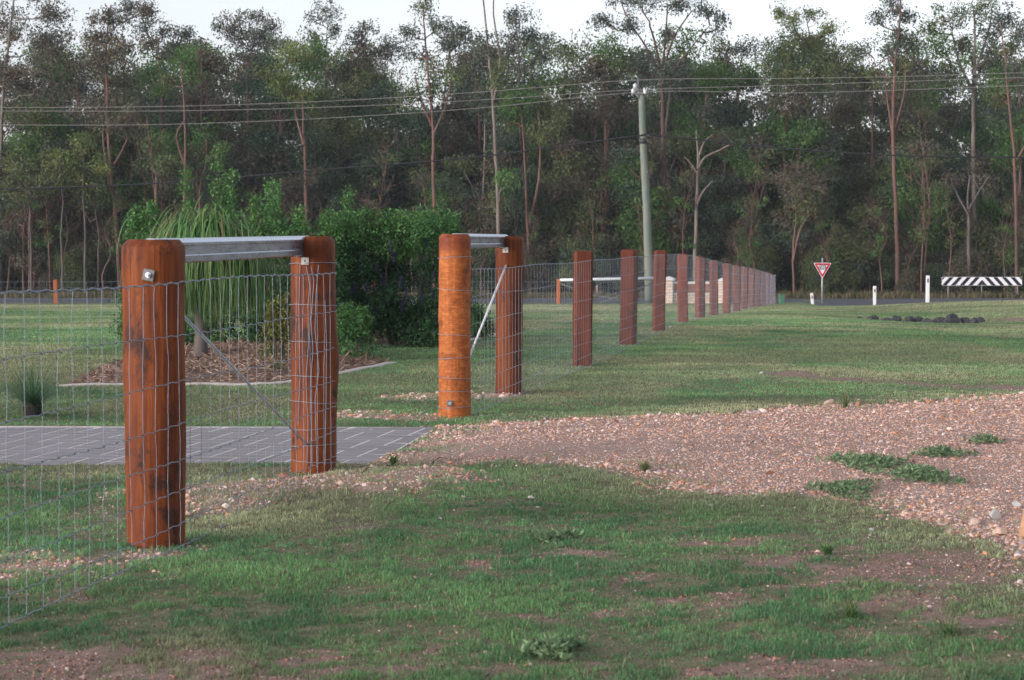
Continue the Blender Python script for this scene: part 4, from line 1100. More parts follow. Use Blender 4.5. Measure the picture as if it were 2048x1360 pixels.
# ------------------------------------------------------------------ far boundary fence, gate frame and brick entrance
YF = 78.6
def gp(px, Y=YF, py=608): q = P(px, py, Y); q.z = float(base_z(q.x, Y)); return q
o0 = gp(112)
ff = empty('wire_fence', o0, 'low wire fence with bright orange posts along the far road edge, left', 'fence')
for k, px in enumerate((-140, 112, 324, 536, 748)):
    c = gp(px); put_post(square_post(P(px, 559, YF).z - c.z, 0.15, 0.15, 90 + k), M['post_far'], c, ff)
q0, q1 = gp(-260), gp(1110)
mesh_panel([q0[:2], q1[:2]], ff, spacing=0.3, hz=[0.03, 0.2, 0.4, 0.6, 0.82], rl=0.003, rv=0.0025, wob=0.002)
o1 = gp(1117)
fg = empty('gate_frame', o1, 'far fence bay with orange post, long white rail and crossed rods behind the mesh', 'fence')
put_post(square_post(P(1117, 558, YF).z - o1.z, 0.14, 0.14, 96), M['post_far'], o1, fg)
c = gp(1322); put_post(square_post(P(1322, 558, YF).z - c.z, 0.12, 0.12, 97), M['post_far'], c, fg)
MB().tube([P(1120, 560, YF - .05) - o1, P(1322, 556, YF - .05) - o1], 0.055, 8).build('rail', simple('white_steel_tube', (0.62, 0.64, 0.68), 0.4, 0.2, 0.05), fg)
for (a, b_) in [((1122, 568), (1240, 606)), ((1306, 566), (1200, 606)), ((1180, 590), (1300, 604))]:
    MB().tube([P(*a, YF - .05) - o1, P(*b_, YF - .05) - o1], 0.016, 6).build('brace_rod', M['zinc'], fg)
mesh_panel([gp(1119)[:2], gp(1322)[:2]], fg, spacing=0.3, hz=[0.03, 0.2, 0.4, 0.6, 0.82], rl=0.003, rv=0.0025, wob=0.002)
o = put_post(square_post(0.62, 0.10, 0.10, 98), simple('weathered_pale_timber', (0.30, 0.20, 0.17), 0.9), gp(1194, 96.5, 602), empty('marker_post', gp(1194, 96.5), 'short pale weathered stub beyond the far road, behind the mesh', 'post'))

m, nt, b = mat('cream_brick', 0.85)
br = nt.nodes.new('ShaderNodeTexBrick'); v = coords(nt, (1, 1, 1), (R(90), 0, 0))
nt.links.new(v, br.inputs['Vector'])
br.inputs['Color1'].default_value = (0.62, 0.44, 0.33, 1); br.inputs['Color2'].default_value = (0.72, 0.58, 0.46, 1); br.inputs['Mortar'].default_value = (0.36, 0.33, 0.31, 1)
br.inputs['Scale'].default_value = 1.0; br.inputs['Brick Width'].default_value = 0.24; br.inputs['Row Height'].default_value = 0.105; br.inputs['Mortar Size'].default_value = 0.014
nt.links.new(br.outputs[0], b.inputs['Base Color']); M['brick'] = m
M['cap'] = simple('white_cap_render', (0.66, 0.63, 0.62), 0.8, var=0.08)
M['brown_panel'] = simple('brown_infill', (0.22, 0.10, 0.075), 0.8, var=0.2)
bo = gp(1338, 79.4)
bw = empty('brick_entrance_wall', bo, 'low cream brick entrance wall with two capped pillars and brown infill, far end', 'wall')
def loc(px, Y=79.4): return gp(px, Y) - bo
zt = P(1338, 560, 79.4).z - bo.z
pm = 79.4 / F_PX
def pillar(px, w, ztop):
    c = loc(px); rot = R(-18)
    mb = MB(); mb.box((c.x, c.y, ztop / 2 - 0.05), (w, w, ztop + 0.1), rot); p = mb.build('pillar', M['brick'], bw)
    bm = bmesh.new(); a = w / 2 + 0.04
    ring = [bm.verts.new(Matrix.Rotation(rot, 3, 'Z') @ Vector((sx * a, sy * a, z)) + Vector((c.x, c.y, 0))) for z in (ztop, ztop + .05) for sx, sy in ((-1, -1), (1, -1), (1, 1), (-1, 1))]
    ap = bm.verts.new((c.x, c.y, ztop + 0.15))
    bm.faces.new(ring[:4][::-1])
    for i in range(4): bm.faces.new((ring[i], ring[(i + 1) % 4], ring[4 + (i + 1) % 4], ring[4 + i])); bm.faces.new((ring[4 + i], ring[4 + (i + 1) % 4], ap))
    me = bpy.data.meshes.new('cap'); bm.to_mesh(me); bm.free(); link('cap', me, M['cap'], p)
pillar(1338, 0.36, zt); pillar(1448, 0.36, zt - 0.04)
xa, xb = loc(1347).x, loc(1440).x; xm, xw = (xa + xb) / 2, xb - xa
MB().box((xm, 0.02, 0.13), (xw, 0.22, 0.50)).build('low_wall', M['brick'], bw)
zs_ = P(1390, 586, 79.4).z - bo.z
MB().box((xm, 0.0, zs_ - 0.02), (xw, 0.30, 0.055), bevel=0.006).build('sill', M['cap'], bw)
zr = P(1390, 566, 79.4).z - bo.z
MB().box((xm, 0.03, (zs_ + zr) / 2), (xw, 0.06, zr - zs_ - 0.06)).build('infill_panel', M['brown_panel'], bw)
MB().box((xm, 0.02, zr + 0.01), (xw, 0.12, 0.085), bevel=0.006).build('top_rail', M['cap'], bw)

# green service pillar
c = gp(1563, 79.0)
gb = empty('service_pillar', c, 'small green service box on the grass at the end of the long fence', 'utility box')
hh = P(1563, 590, 79).z - c.z
M['green_box'] = simple('green_plastic', (0.06, 0.16, 0.105), 0.5, var=0.08)
MB().box((0, 0, hh / 2 - .02), (0.19, 0.16, hh + .04), 0.1, 0.012).build('body', M['green_box'], gb)
MB().box((0, 0, hh), (0.205, 0.175, 0.04), 0.1, 0.012).build('lid', M['green_box'], gb)

# ------------------------------------------------------------------ road signs
def text_obj(s, size, m, parent, locv, rot=(R(90), 0, 0), name='lettering', bold=0.0):
    cu = bpy.data.curves.new(name, 'FONT'); cu.body = s; cu.size = size; cu.align_x = 'CENTER'; cu.align_y = 'CENTER'; cu.extrude = 0.002; cu.offset = bold
    o = bpy.data.objects.new(name, cu); COL.objects.link(o)
    bpy.context.view_layer.update()
    me = bpy.data.meshes.new_from_object(o.evaluated_get(bpy.context.evaluated_depsgraph_get()))
    bpy.data.objects.remove(o)
    me.materials.clear(); me.materials.append(m)
    q = bpy.data.objects.new(name, me); COL.objects.link(q); q.parent = parent; q.location = locv; q.rotation_euler = rot; return q
M['sign_red'] = simple('sign_red', (0.50, 0.030, 0.050), 0.4, var=0.06)
M['sign_white'] = simple('sign_white', (0.72, 0.72, 0.74), 0.4, var=0.04)
M['sign_black'] = simple('sign_black', (0.018, 0.018, 0.022), 0.45, var=0.1)
YS = 84.0
sb = gp(1644, YS, 616)
sg = empty('give_way_sign', sb, 'red and white triangular give way sign on a grey pole by the road', 'road sign')
MB().tube([(0, 0, -0.3), (0, 0, P(1644, 516, YS).z - sb.z)], 0.030, 10).build('pole', galv('grey_pole', (0.42, 0.43, 0.46), 0.5, 0.4), sg)
def tri(s, yo, zc, name, m, th=0.004, rad=0.1, parent=sg):
    # rounded downward triangle of half width s
    pts = []
    corners = [(-s, s * 0.577 * 1.0), (s, s * 0.577), (0, -s * 1.155)]
    for i, c in enumerate(corners):
        p = Vector(corners[i - 1]); q = Vector(c); r_ = Vector(corners[(i + 1) % 3])
        a = q + (p - q).normalized() * rad * s * 2; b = q + (r_ - q).normalized() * rad * s * 2
        for t in np.linspace(0, 1, 5): pts.append(((1 - t) ** 2 * a + 2 * t * (1 - t) * q + t * t * b)[:])
    mb = MB(); mb.prism([(x, zc + z) for x, z in pts], yo - th, yo); return mb.build(name, m, parent)
tw = 35 * YS / F_PX / 2; zc = P(1644, 527, YS).z - sb.z - tw * 0.577 + 0.02
pnl = tri(tw * 1.04, -0.036, zc, 'panel', M['sign_white'])
tri(tw * 0.96, -0.041, zc, 'red_border', M['sign_red'], 0.003, parent=pnl)
tri(tw * 0.60, -0.045, zc, 'white_centre', M['sign_white'], 0.003, 0.06, parent=pnl)
text_obj('GIVE', 0.155, M['sign_black'], pnl, (0, -0.050, zc + tw * 0.20), bold=0.004)
text_obj('WAY', 0.135, M['sign_black'], pnl, (0, -0.050, zc - tw * 0.10), bold=0.004)

def guide_post(px, ytop, ybase, Y, label, lean=0.0):
    b0 = P(px, ybase, Y); gz = float(base_z(b0.x, Y)); b0.z = gz
    h = P(px, ytop, Y).z - gz
    t = empty('guide_post', b0, label, 'guide post', 'white roadside guide posts')
    mb = MB(); mb.box((0, 0, h / 2 - 0.05), (0.115, 0.05, h + 0.1), 0, 0.012); o = mb.build('post', M['sign_white'], t)
    r = MB(); r.box((0, -0.029, h - 0.16), (0.045, 0.008, 0.12)); r.build('reflector', simple('dark_red_reflector', (0.13, 0.03, 0.035), 0.3), t)
    t.rotation_euler = (0, lean, 0)
guide_post(1855, 551, 611, 66, 'tallest white guide post, left of the striped board')
guide_post(1749, 572, 622, 76, 'middle white guide post, standing alone between the sign and the tallest post')
guide_post(1625, 586, 614, 81, 'short leaning white guide post left of the give way sign', lean=-0.09)

YB = 95.6
cbx = gp(1964, YB, 606)
hb = empty('hazard_board', cbx, 'long black and white striped chevron board on three grey legs beyond the road', 'road sign')
bx0 = P(1884, 554, YB) - cbx; bx1 = P(2044, 571, YB) - cbx
W_ = bx1.x - bx0.x; zt_, zb_ = bx0.z, bx1.z; H_ = zt_ - zb_
for px in (1897, 1964, 2036):
    x = (P(px, 560, YB) - cbx).x
    MB().tube([(x, 0.04, -0.5), (x, 0.04, zt_ - 0.03)], 0.033, 8).build('leg', M['zinc'], hb)
bp = MB().box(((bx0.x + bx1.x) / 2, 0, (zt_ + zb_) / 2), (W_, 0.02, H_), bevel=0.006).build('board', M['sign_white'], hb)
sm = MB(); xc = (bx0.x + bx1.x) / 2
per = W_ / 9.2; sw = per * 0.5; sl = H_ * 0.85     # stripes lean toward the centre top
for side in (-1, 1):
    for k in range(-1, 6):
        x = k * per + sw * 0.5
        poly = [(x, zt_ - .012), (x + sw, zt_ - .012), (x + sw + sl, zb_ + .012), (x + sl, zb_ + .012)]
        # clip to [0, W/2]
        out = []
        lim0, lim1 = 0.0, W_ / 2 - 0.012
        def clip(pts, f):
            r_ = []
            for i in range(len(pts)):
                a, b2 = pts[i], pts[(i + 1) % len(pts)]; fa, fb = f(a), f(b2)
                if fa >= 0: r_.append(a)
                if fa * fb < 0:
                    t_ = fa / (fa - fb); r_.append((a[0] + (b2[0] - a[0]) * t_, a[1] + (b2[1] - a[1]) * t_))
            return r_
        poly = clip(clip(poly, lambda p: p[0] - lim0), lambda p: lim1 - p[0]) if True else poly
        if len(poly) < 3: continue
        sm.prism([(xc + side * p[0], p[1]) for p in poly], -0.0145, -0.0115)
sm.build('black_stripes', M['sign_black'], bp)

# ------------------------------------------------------------------ power pole and lines
YP = 79.5
m, nt, b = mat('treated_pole_timber', 0.8)
n1 = noise(nt, coords(nt, (1, 1, 0.12)), 9, 5); sp_ = nt.nodes.new('ShaderNodeSeparateXYZ'); nt.links.new(coords(nt), sp_.inputs[0])
n2 = noise(nt, coords(nt, (1, 1, 0.35)), 2.4, 4)
nt.links.new(mixc(nt, n1, mixc(nt, ramp(nt, n2, [(0.4, (0, 0, 0)), (0.6, (1, 1, 1))]), (0.155, 0.165, 0.130), (0.075, 0.140, 0.125)), (0.195, 0.195, 0.16)), b.inputs['Base Color']); M['pole'] = m
pb0 = gp(1298, YP)
pp = empty('power_pole', pb0, 'tall greenish treated timber power pole with slight bend behind the fence', 'power pole')
q = smooth_path([P(1298, 612, YP), P(1296, 500, YP), P(1292.5, 400, YP), P(1288.5, 330, YP), P(1285.5, 270, YP), P(1283, 185, YP)], 3)
MB().tube([v_ - pb0 for v_ in q], [0.165 - 0.045 * i / (len(q) - 1) for i in range(len(q))], 14).build('pole', M['pole'], pp)
M['dark_metal'] = simple('dark_fittings', (0.05, 0.05, 0.055), 0.5, 0.3)
M['porcelain'] = simple('grey_porcelain', (0.55, 0.54, 0.60), 0.3)
MB().box(P(1276, 176, YP - .1) - pb0, (0.07, 0.06, 0.75), 0, 0.01).build('top_bracket', M['zinc'], pp)
MB().box(P(1278, 187, YP - .13) - pb0, (0.55, 0.07, 0.08), 0, 0.01).build('crossarm', M['zinc'], pp)
for (px, py) in ((1270, 172), (1266, 182), (1290, 183)):
    c = P(px, py, YP - .14) - pb0
    MB().tube([c + Vector((0, 0, -.09)), c + Vector((0, 0, -.05)), c, c + Vector((0, 0, .05)), c + Vector((0, 0, .09))], [0.03, 0.085, 0.045, 0.08, 0.03], 10).build('insulator', M['porcelain'], pp)
zz = P(1286, 282, YP) - pb0
MB().tube([zz + Vector((0, 0, -.10)), zz + Vector((0, 0, .10))], 0.155, 12).build('steel_band', M['dark_metal'], pp)
MB().tube([P(1264, 273, YP - .1) - pb0, P(1280, 271, YP - .1) - pb0], 0.022, 6).tube([P(1292, 270, YP - .1) - pb0, P(1312, 271, YP - .1) - pb0], 0.022, 6).build('cable_clamp', M['porcelain'], pp)
MB().box(P(1286, 344, YP) - pb0 + Vector((0.13, -.10, 0)), (0.05, 0.02, 0.06)).build('number_disc', M['sign_white'], pp)
M['conductor'] = simple('aluminium_conductor', (0.27, 0.25, 0.24), 0.5, 0.3)
M['cable'] = simple('black_cable', (0.02, 0.02, 0.024), 0.6)
def line(label, pts, r, m, cat='power line', grp='overhead power lines'):
    q = smooth_path([P(x, y, YP - .14) for x, y in pts], 8)
    o0 = q[0].copy(); t = MB().tube([v_ - o0 for v_ in q], r, 6).build('power_line', m)
    t.location = o0; tag(t, label, cat, grp)
line('top grey power line running to the tip of the pole bracket', [(-160, 214), (0, 215), (320, 213), (640, 203), (960, 184), (1277, 160), (1560, 157), (1800, 153), (2048, 145), (2200, 141)], 0.0105, M['conductor'])
line('middle grey power line tied to the left insulator', [(-160, 222), (0, 222), (320, 222), (640, 215), (960, 200), (1266, 180), (1560, 171), (1800, 163), (2048, 155), (2200, 151)], 0.0105, M['conductor'])
line('lowest of the three grey power lines', [(-160, 250), (0, 250), (320, 249), (640, 237), (960, 216), (1288, 184), (1560, 186), (1800, 180), (2048, 171), (2200, 168)], 0.0105, M['conductor'])
line('black cable hanging low below the grey power lines, clamped to the pole', [(-160, 384), (0, 379), (320, 366), (640, 340), (960, 313), (1264, 273), (1312, 271), (1560, 296), (1800, 311), (2048, 315), (2200, 314)], 0.028, M['cable'])

# ------------------------------------------------------------------ garden bed
M['kerb'] = simple('pale_concrete_edging', (0.46, 0.42, 0.38), 0.85, var=0.15, sc=12)
def kerb(name, pts, w, h, label):
    q = smooth_path([Vector((G(*p).x, G(*p).y, 0)) for p in pts], 6)
    bm = bmesh.new(); rows = []
    for i, p in enumerate(q):
        t = (q[min(i + 1, len(q) - 1)] - q[max(i - 1, 0)]).normalized(); n = Vector((-t.y, t.x, 0))
        z = float(ground_z(p.x, p.y)); jz = random.uniform(-.003, .003)
        prof = [(-w / 2, -0.05), (-w / 2, h * .6), (-w / 2 + 0.02, h), (w / 2 - 0.02, h), (w / 2, h * .6), (w / 2, -0.05)]
        rows.append([bm.verts.new(p + n * a + Vector((0, 0, z + b_ + (jz if b_ > 0 else 0)))) for a, b_ in prof])
    for a, b_ in zip(rows[:-1], rows[1:]):
        for j in range(5): bm.faces.new((a[j], a[j + 1], b_[j + 1], b_[j]))
    bm.faces.new(rows[0]); bm.faces.new(rows[-1][::-1])
    bmesh.ops.recalc_face_normals(bm, faces=bm.faces)
    me = bpy.data.meshes.new(name); bm.to_mesh(me); bm.free(); o = link(name, me, M['kerb']); tag(o, label, 'garden edging')
kerb('garden_edging', [(118, 774), (250, 771), (420, 769), (560, 767), (640, 757), (705, 742), (786, 727)], 0.10, 0.018, 'pale concrete edging curving round the front of the garden bed')
kerb('garden_edging', [(640, 700), (740, 693), (880, 689), (960, 677), (1000, 668)], 0.10, 0.018, 'pale concrete edging of the rear garden bed, seen left of and behind the orange post')
def make_mulch():
    n = 60000
    x0, x1 = -4.2, 0.6; X = rng.uniform(x0, x1, n); Y = rng.uniform(17.5, 29, n)
    keep = bed_sd(X, Y) < -0.05; X, Y = X[keep], Y[keep]; n = len(X)
    sd = -bed_sd(X, Y)
    Z = ground_z(X, Y) + 0.08 * sstep(0.05, 0.7, sd) * (0.4 + 0.9 * fbm(X * 2.5, Y * 2.5, 3)) + 0.012
    D = rng.normal(size=(n, 3)); D[:, 2] *= 0.35; D = unit(D)
    V, Fq = leaf_quads(np.stack([X, Y, Z], -1), D, rng.uniform(0.03, 0.13, n), rng.uniform(0.005, 0.014, n))
    c = np.where(rng.random((n, 1)) < 0.6, np.array([[0.30, 0.215, 0.165]]), np.array([[0.14, 0.085, 0.065]])) * rng.uniform(0.6, 1.35, n)[:, None]
    o = link('mulch', np_mesh('mulch', V, Fq, np.repeat(c, 4, 0)), M['mulch']); tag(o, 'brown twiggy mulch piled in the garden bed', 'mulch', kind='stuff')
make_mulch()
def bed_soil():
    for k, poly in enumerate(BED):
        def zf(x, y):
            s = -float(sdf(poly, np.array(x), np.array(y)))
            return float(ground_z(x, y)) + 0.08 * float(sstep(0.05, 0.7, s)) * (0.4 + 0.9 * float(fbm(np.array(x) * 2.5, np.array(y) * 2.5, 3)))
        strip_mesh('garden_soil', [tuple(p) for p in poly], 0.004, M.setdefault('bedsoil', simple('garden_soil', (0.17, 0.105, 0.075), 0.95, var=0.4, sc=25)), 0.22, 'structure', zf)
bed_soil()

def ribbons(starts, dirs, length, width, gravity, cols, name, m, parent, nseg=8, curl=0.0):
    """arching strap leaves: ballistic curves turned into thin strips"""
    n = len(starts); V = np.zeros((n, nseg + 1, 2, 3)); p = starts.copy(); d = dirs.copy()
    for i in range(nseg + 1):
        side = np.cross(d, np.array([0, 0, 1.0])); side = unit(side + rng.normal(0, 0.15, (n, 3)) * (i == 0))
        w = width * (1.0 if i < nseg * 0.6 else 1 - 0.85 * (i - nseg * .6) / (nseg * .4))
        V[:, i, 0] = p - side * (w / 2)[:, None]; V[:, i, 1] = p + side * (w / 2)[:, None]
        p = p + d * (length / nseg)[:, None]
        d = d + np.array([0, 0, -1.0]) * (gravity / nseg)[:, None] + rng.normal(0, 0.03 + curl, (n, 3)); d = unit(d)
    k = (np.arange(n) * (nseg + 1) * 2)[:, None]; i = np.arange(nseg)[None] * 2
    Fq = np.stack([k + i, k + i + 1, k + i + 3, k + i + 2], -1).reshape(-1, 4)
    return link(name, np_mesh(name, V.reshape(-1, 3), Fq, np.repeat(cols, (nseg + 1) * 2, 0), True), m, parent)

# ponytail palm
YPP = 21.6
pb_ = P(402, 726, YPP); pb_.z = float(ground_z(pb_.x, YPP)) + 0.05
palm = empty('ponytail_palm', pb_, 'weeping ponytail palm with a dome of long drooping strap leaves and grey trunk', 'palm')
ztop = P(400, 478, YPP).z - pb_.z
mb = MB(); mb.tube([(0, 0, -.15), (0, 0, 0.02), (0.0, 0, .25), (-.02, 0, .6), (-.02, 0, ztop - .15)], [0.09, 0.075, 0.06, 0.05, 0.04], 12, True, 0.05)
mb.build('trunk', M['bark_grey'], palm)
def palm_leaves(heads, n, Lr, wid, grav, colr, parent, name='foliage', curl=0.06):
    S = []; D = []; 
    for h in heads:
        h = np.array(h) + rng.normal(0, 0.02, 3)
        v = unit(rng.normal(size=(n, 3))); v[:, 2] = np.abs(v[:, 2]) * 0.62 + 0.05; v = unit(v)
        S.append(np.array(h) + v * 0.05); D.append(v)
    S = np.concatenate(S); D = np.concatenate(D); nn = len(S)
    c = np.array(colr) * rng.uniform(0.55, 1.45, nn)[:, None] * (1 + rng.normal(0, 0.12, (nn, 3)))
    dry = rng.random(nn) < 0.08; c[dry] = np.array([0.26, 0.22, 0.10]) * rng.uniform(.7, 1.2, (dry.sum(), 1))
    ribbons(S, D, rng.uniform(*Lr, nn), rng.uniform(wid * .7, wid * 1.3, nn), rng.uniform(*grav, nn), np.clip(c, 0.01, 1), name, M['leaf'], parent, 11, curl)
palm_leaves([(0, 0, ztop - .02), (-.20, .02, ztop - .05), (.20, .05, ztop - .03), (-.30, 0, ztop - .10), (.33, 0.05, ztop - .09), (-.08, -.14, ztop + .07), (.16, -.14, ztop + .07), (.0, .2, ztop + .08)], 1000, (0.25, 1.08), 0.009, (4.2, 9.5), (0.120, 0.225, 0.078), palm)

# the big flowering hedge: overlapping shrubs, leaves a few centimetres long
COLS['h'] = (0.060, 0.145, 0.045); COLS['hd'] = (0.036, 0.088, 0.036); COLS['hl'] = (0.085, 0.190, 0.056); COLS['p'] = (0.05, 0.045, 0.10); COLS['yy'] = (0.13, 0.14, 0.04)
def shrub(label, px0, px1, ytop, ybase, Y, key, tall=(), name='shrub', n=1.0, depth=0.8, leafL=0.040, flowers=0, group=None, cat='shrub', stemr=0.02, toplight=True):
    c = P((px0 + px1) / 2, ybase, Y); c.z = float(base_z(c.x, Y)) + 0.02
    t = empty(name, c, label, cat, group)
    pm_ = Y / F_PX; w = (px1 - px0) * pm_; z1 = P(px0, ytop, Y).z - c.z
    cl = []; mb = MB()
    nx = max(2, int(w / 0.38)); nz = max(2, int(z1 / 0.36))
    for i in range(nx):
        for j in range(nz):
            x = -w / 2 + w * (i + .5 + random.uniform(-.3, .3)) / nx; z = z1 * (j + .5 + random.uniform(-.3, .3)) / nz
            edge = abs(x) / (w / 2) * 0.9
            if j == nz - 1 and edge > 0.8: z -= 0.15
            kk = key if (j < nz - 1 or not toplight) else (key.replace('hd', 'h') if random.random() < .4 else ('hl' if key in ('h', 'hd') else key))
            rr = (w / nx * 0.75, depth * 0.5, z1 / nz * 0.75)
            cl.append(((x, random.uniform(-.3, .3) * depth, z), rr, 26 * n, kk))
            if j > 0 and random.random() < .6: limb(mb, (x * .25, 0, 0), (x, 0, z), stemr, stemr * .3, 0.05, 5)
    for (px, py, wpx) in tall:
        x = (P(px, py, Y) - c).x; zt2 = (P(px, py, Y) - c).z; z0 = z1 * .8
        for q in np.linspace(0, 1, 6):
            ww = wpx * pm_ * (0.85 - 0.7 * q)
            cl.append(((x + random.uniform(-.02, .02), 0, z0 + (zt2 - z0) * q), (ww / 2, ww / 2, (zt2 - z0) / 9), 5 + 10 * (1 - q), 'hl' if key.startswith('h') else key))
        limb(mb, (x * .5, 0, 0.1), (x, 0, zt2), stemr * .7, 0.004, 0.01, 5, 5)
    if not len(mb.bm.faces): limb(mb, (0, 0, 0), (0, 0, z1 * .7), stemr, stemr * .4, 0.05)
    mb.build('stem', M['bark_grey'], t)
    V, Fq, C, _ = crown_arrays(cl, leafL, leafL * 0.52, per=20, clump_r=0.085, droop=0.2)
    link('foliage', np_mesh('foliage', V, Fq, C), M['leaf'], t)
    if flowers:
        fl = []
        for _ in range(flowers):
            x = random.uniform(-.46, .46) * w; z = random.uniform(.25, .85) * z1
            for q in range(4): fl.append(((x + random.gauss(0, .006), -depth * .55 + random.gauss(0, .02), z - q * 0.028), (0.018, 0.018, 0.016), 3, 'p'))
        V, Fq, C, _ = crown_arrays(fl, 0.018, 0.014, per=6, clump_r=0.018, droop=0.1)
        link('flowers', np_mesh('flowers', V, Fq, C), M['leaf'], t)
    return t
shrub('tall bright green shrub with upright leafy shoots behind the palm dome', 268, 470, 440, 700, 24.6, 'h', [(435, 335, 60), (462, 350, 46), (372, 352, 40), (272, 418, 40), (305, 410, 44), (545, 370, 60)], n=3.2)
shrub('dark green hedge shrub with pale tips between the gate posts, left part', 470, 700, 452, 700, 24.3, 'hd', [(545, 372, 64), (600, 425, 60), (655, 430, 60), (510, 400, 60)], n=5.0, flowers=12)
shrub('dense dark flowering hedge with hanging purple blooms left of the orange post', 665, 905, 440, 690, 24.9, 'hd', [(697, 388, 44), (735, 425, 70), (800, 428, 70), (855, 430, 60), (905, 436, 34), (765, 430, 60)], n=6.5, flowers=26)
shrub('small yellow-green bush in front of the hedge beside the second gate post', 528, 584, 640, 745, 20.6, 'yy', [(548, 612, 30), (570, 600, 30)], n=0.5, depth=0.3, leafL=0.035)
shrub('rounded dark green bush at the tip of the garden bed', 668, 742, 640, 722, 21.9, 'h', [(690, 618, 30), (720, 622, 30)], n=0.8, depth=0.45, leafL=0.04, toplight=False)
shrub('small bush at the left foot of the orange post', 835, 890, 625, 680, 25.5, 'h', [(850, 610, 26)], n=0.5, depth=0.4, leafL=0.04, toplight=False)
shrub('small green bush seen through the mesh right of the orange post', 940, 985, 628, 668, 26.8, 'h', [(955, 615, 22)], n=0.5, depth=0.4, leafL=0.045, toplight=False)
shrub('low cream flowering plant on the mulch beside the palm trunk', 535, 568, 735, 758, 19.6, 'yy', (), n=0.16, depth=0.2, leafL=0.03, stemr=0.006)
# second weeping plant on top of the hedge, and tufts of bed grass
c = P(845, 690, 25.6); c.z = float(base_z(c.x, 25.6)); zt3 = P(845, 442, 25.6).z - c.z
pl2 = empty('ponytail_palm', c, 'second weeping palm showing pale green above the right end of the hedge', 'palm')
MB().tube([(0, 0, -.1), (0, 0, .6), (0, 0, zt3 - .05)], [0.1, 0.06, 0.05], 10).build('trunk', M['bark_grey'], pl2)
palm_leaves([(0, 0, zt3), (-.12, 0, zt3 - .03), (.14, 0, zt3 - .03)], 150, (0.35, 0.7), 0.010, (5.0, 8.0), (0.15, 0.24, 0.09), pl2)
def tuft(label, px, py, hpx, wpx, n, col, grav=(0.6, 1.6), wid=0.006, name='grass_tuft', cat='grass tuft', group=None):
    g_ = G(px, py); g_.z = float(ground_z(g_.x, g_.y)); t = empty(name, g_, label, cat, group); L = hpx * g_.y / F_PX
    v = rng.normal(size=(n, 3)) * np.array([wpx / hpx, wpx / hpx, 0]) * 0.5 + np.array([0, 0, 1.0]); v = unit(v)
    S = rng.normal(size=(n, 3)) * np.array([0.04, 0.04, 0]) * L * 2
    c_ = np.array(col) * rng.uniform(0.6, 1.4, n)[:, None]
    ribbons(S, v, rng.uniform(.5, 1.1, n) * L, np.full(n, wid), rng.uniform(*grav, n), c_, 'blades', M['leaf'], t, 6)
    return t
tuft('feathery grass clump in front of the hedge between the posts', 745, 668, 60, 50, 260, (0.13, 0.16, 0.07))
tuft('fine grass clump at the base of the flowering hedge', 790, 665, 40, 40, 160, (0.12, 0.15, 0.06))

# grass tree in its black pot-like trunk
gt = G(66, 832); gt.z = float(ground_z(gt.x, gt.y))
gtr = empty('grass_tree', gt, 'young grass tree with fan of fine needles on a charred black stump, left', 'grass tree')
k_ = gt.y / F_PX
mb = MB(); mb.tube([(0, 0, -.05), (0, 0, 0.0), (0, 0, .06), (0.0, 0, .10)], [0.064, 0.066, 0.068, 0.06], 14, True, 0.08); mb.build('stump', simple('charred_bark', (0.018, 0.016, 0.016), 0.95, var=0.4), gtr)
n = 800; v = unit(rng.normal(size=(n, 3)) * np.array([1, 1, .3]) * 0.85 + np.array([0, 0, .48]))
cc = np.array([0.05, 0.115, 0.055]) * rng.uniform(0.6, 1.5, n)[:, None]
ribbons(np.array([[0, 0, .09]]) + rng.normal(size=(n, 3)) * np.array([.02, .02, .004]), v, rng.uniform(.30, .48, n), np.full(n, 0.0020), rng.uniform(.1, .6, n), cc, 'needles', M['leaf'], gtr, 6)
n = 220; v = unit(rng.normal(size=(n, 3)) * np.array([1, 1, .2])); v[:, 2] = -0.15
ribbons(np.array([[0, 0, .10]]) + v * 0.03, v, rng.uniform(.03, .06, n), np.full(n, 0.005), rng.uniform(.8, 2.0, n), np.array([0.16, 0.11, 0.08]) * rng.uniform(.5, 1.3, n)[:, None], 'dead_skirt', M['leaf'], gtr, 3)

# ------------------------------------------------------------------ loose stones, rocks, bark, weeds
def rock_mesh(seed, s, sub=3, rough=0.22):
    rg = np.random.default_rng(seed); bm = bmesh.new(); bmesh.ops.create_icosphere(bm, subdivisions=sub, radius=1)
    dirs = unit(rg.normal(size=(9, 3))); lim = rg.uniform(0.38, 0.82, 9)
    for v in bm.verts:
        p = np.array(v.co)
        for d, l in zip(dirs, lim):
            k = p @ d
            if k > l: p = p - d * (k - l) * 0.9
        p = p * (1 + rough * 0.25 * (float(vnoise(np.array(p[0] * 3 + seed), np.array(p[1] * 3 + p[2] * 2))) - 0.5))
        v.co = p * np.array(s)
    me = bpy.data.meshes.new('rock'); bm.to_mesh(me); bm.free(); return me
M['dark_rock'] = simple('dark_basalt', (0.055, 0.054, 0.058), 0.9, var=0.45, sc=9)
M['white_rock'] = simple('white_quartz', (0.38, 0.36, 0.345), 0.7, var=0.15, sc=30)
M['red_rock'] = simple('red_brown_stone', (0.26, 0.12, 0.085), 0.9, var=0.3, sc=25)
rocks = [(1745, 650, 16, 6), (1772, 652, 14, 5), (1796, 648, 17, 9), (1822, 647, 18, 10), (1838, 643, 11, 8), (1856, 652, 15, 7), (1878, 646, 18, 12), (1902, 650, 15, 8), (1912, 640, 11, 7), (1930, 646, 20, 12), (1890, 655, 12, 6),
         (1955, 650, 14, 8), (1972, 648, 14, 8), (1985, 644, 12, 7), (1948, 640, 12, 6), (1740, 655, 9, 4), (1720, 652, 8, 3)]
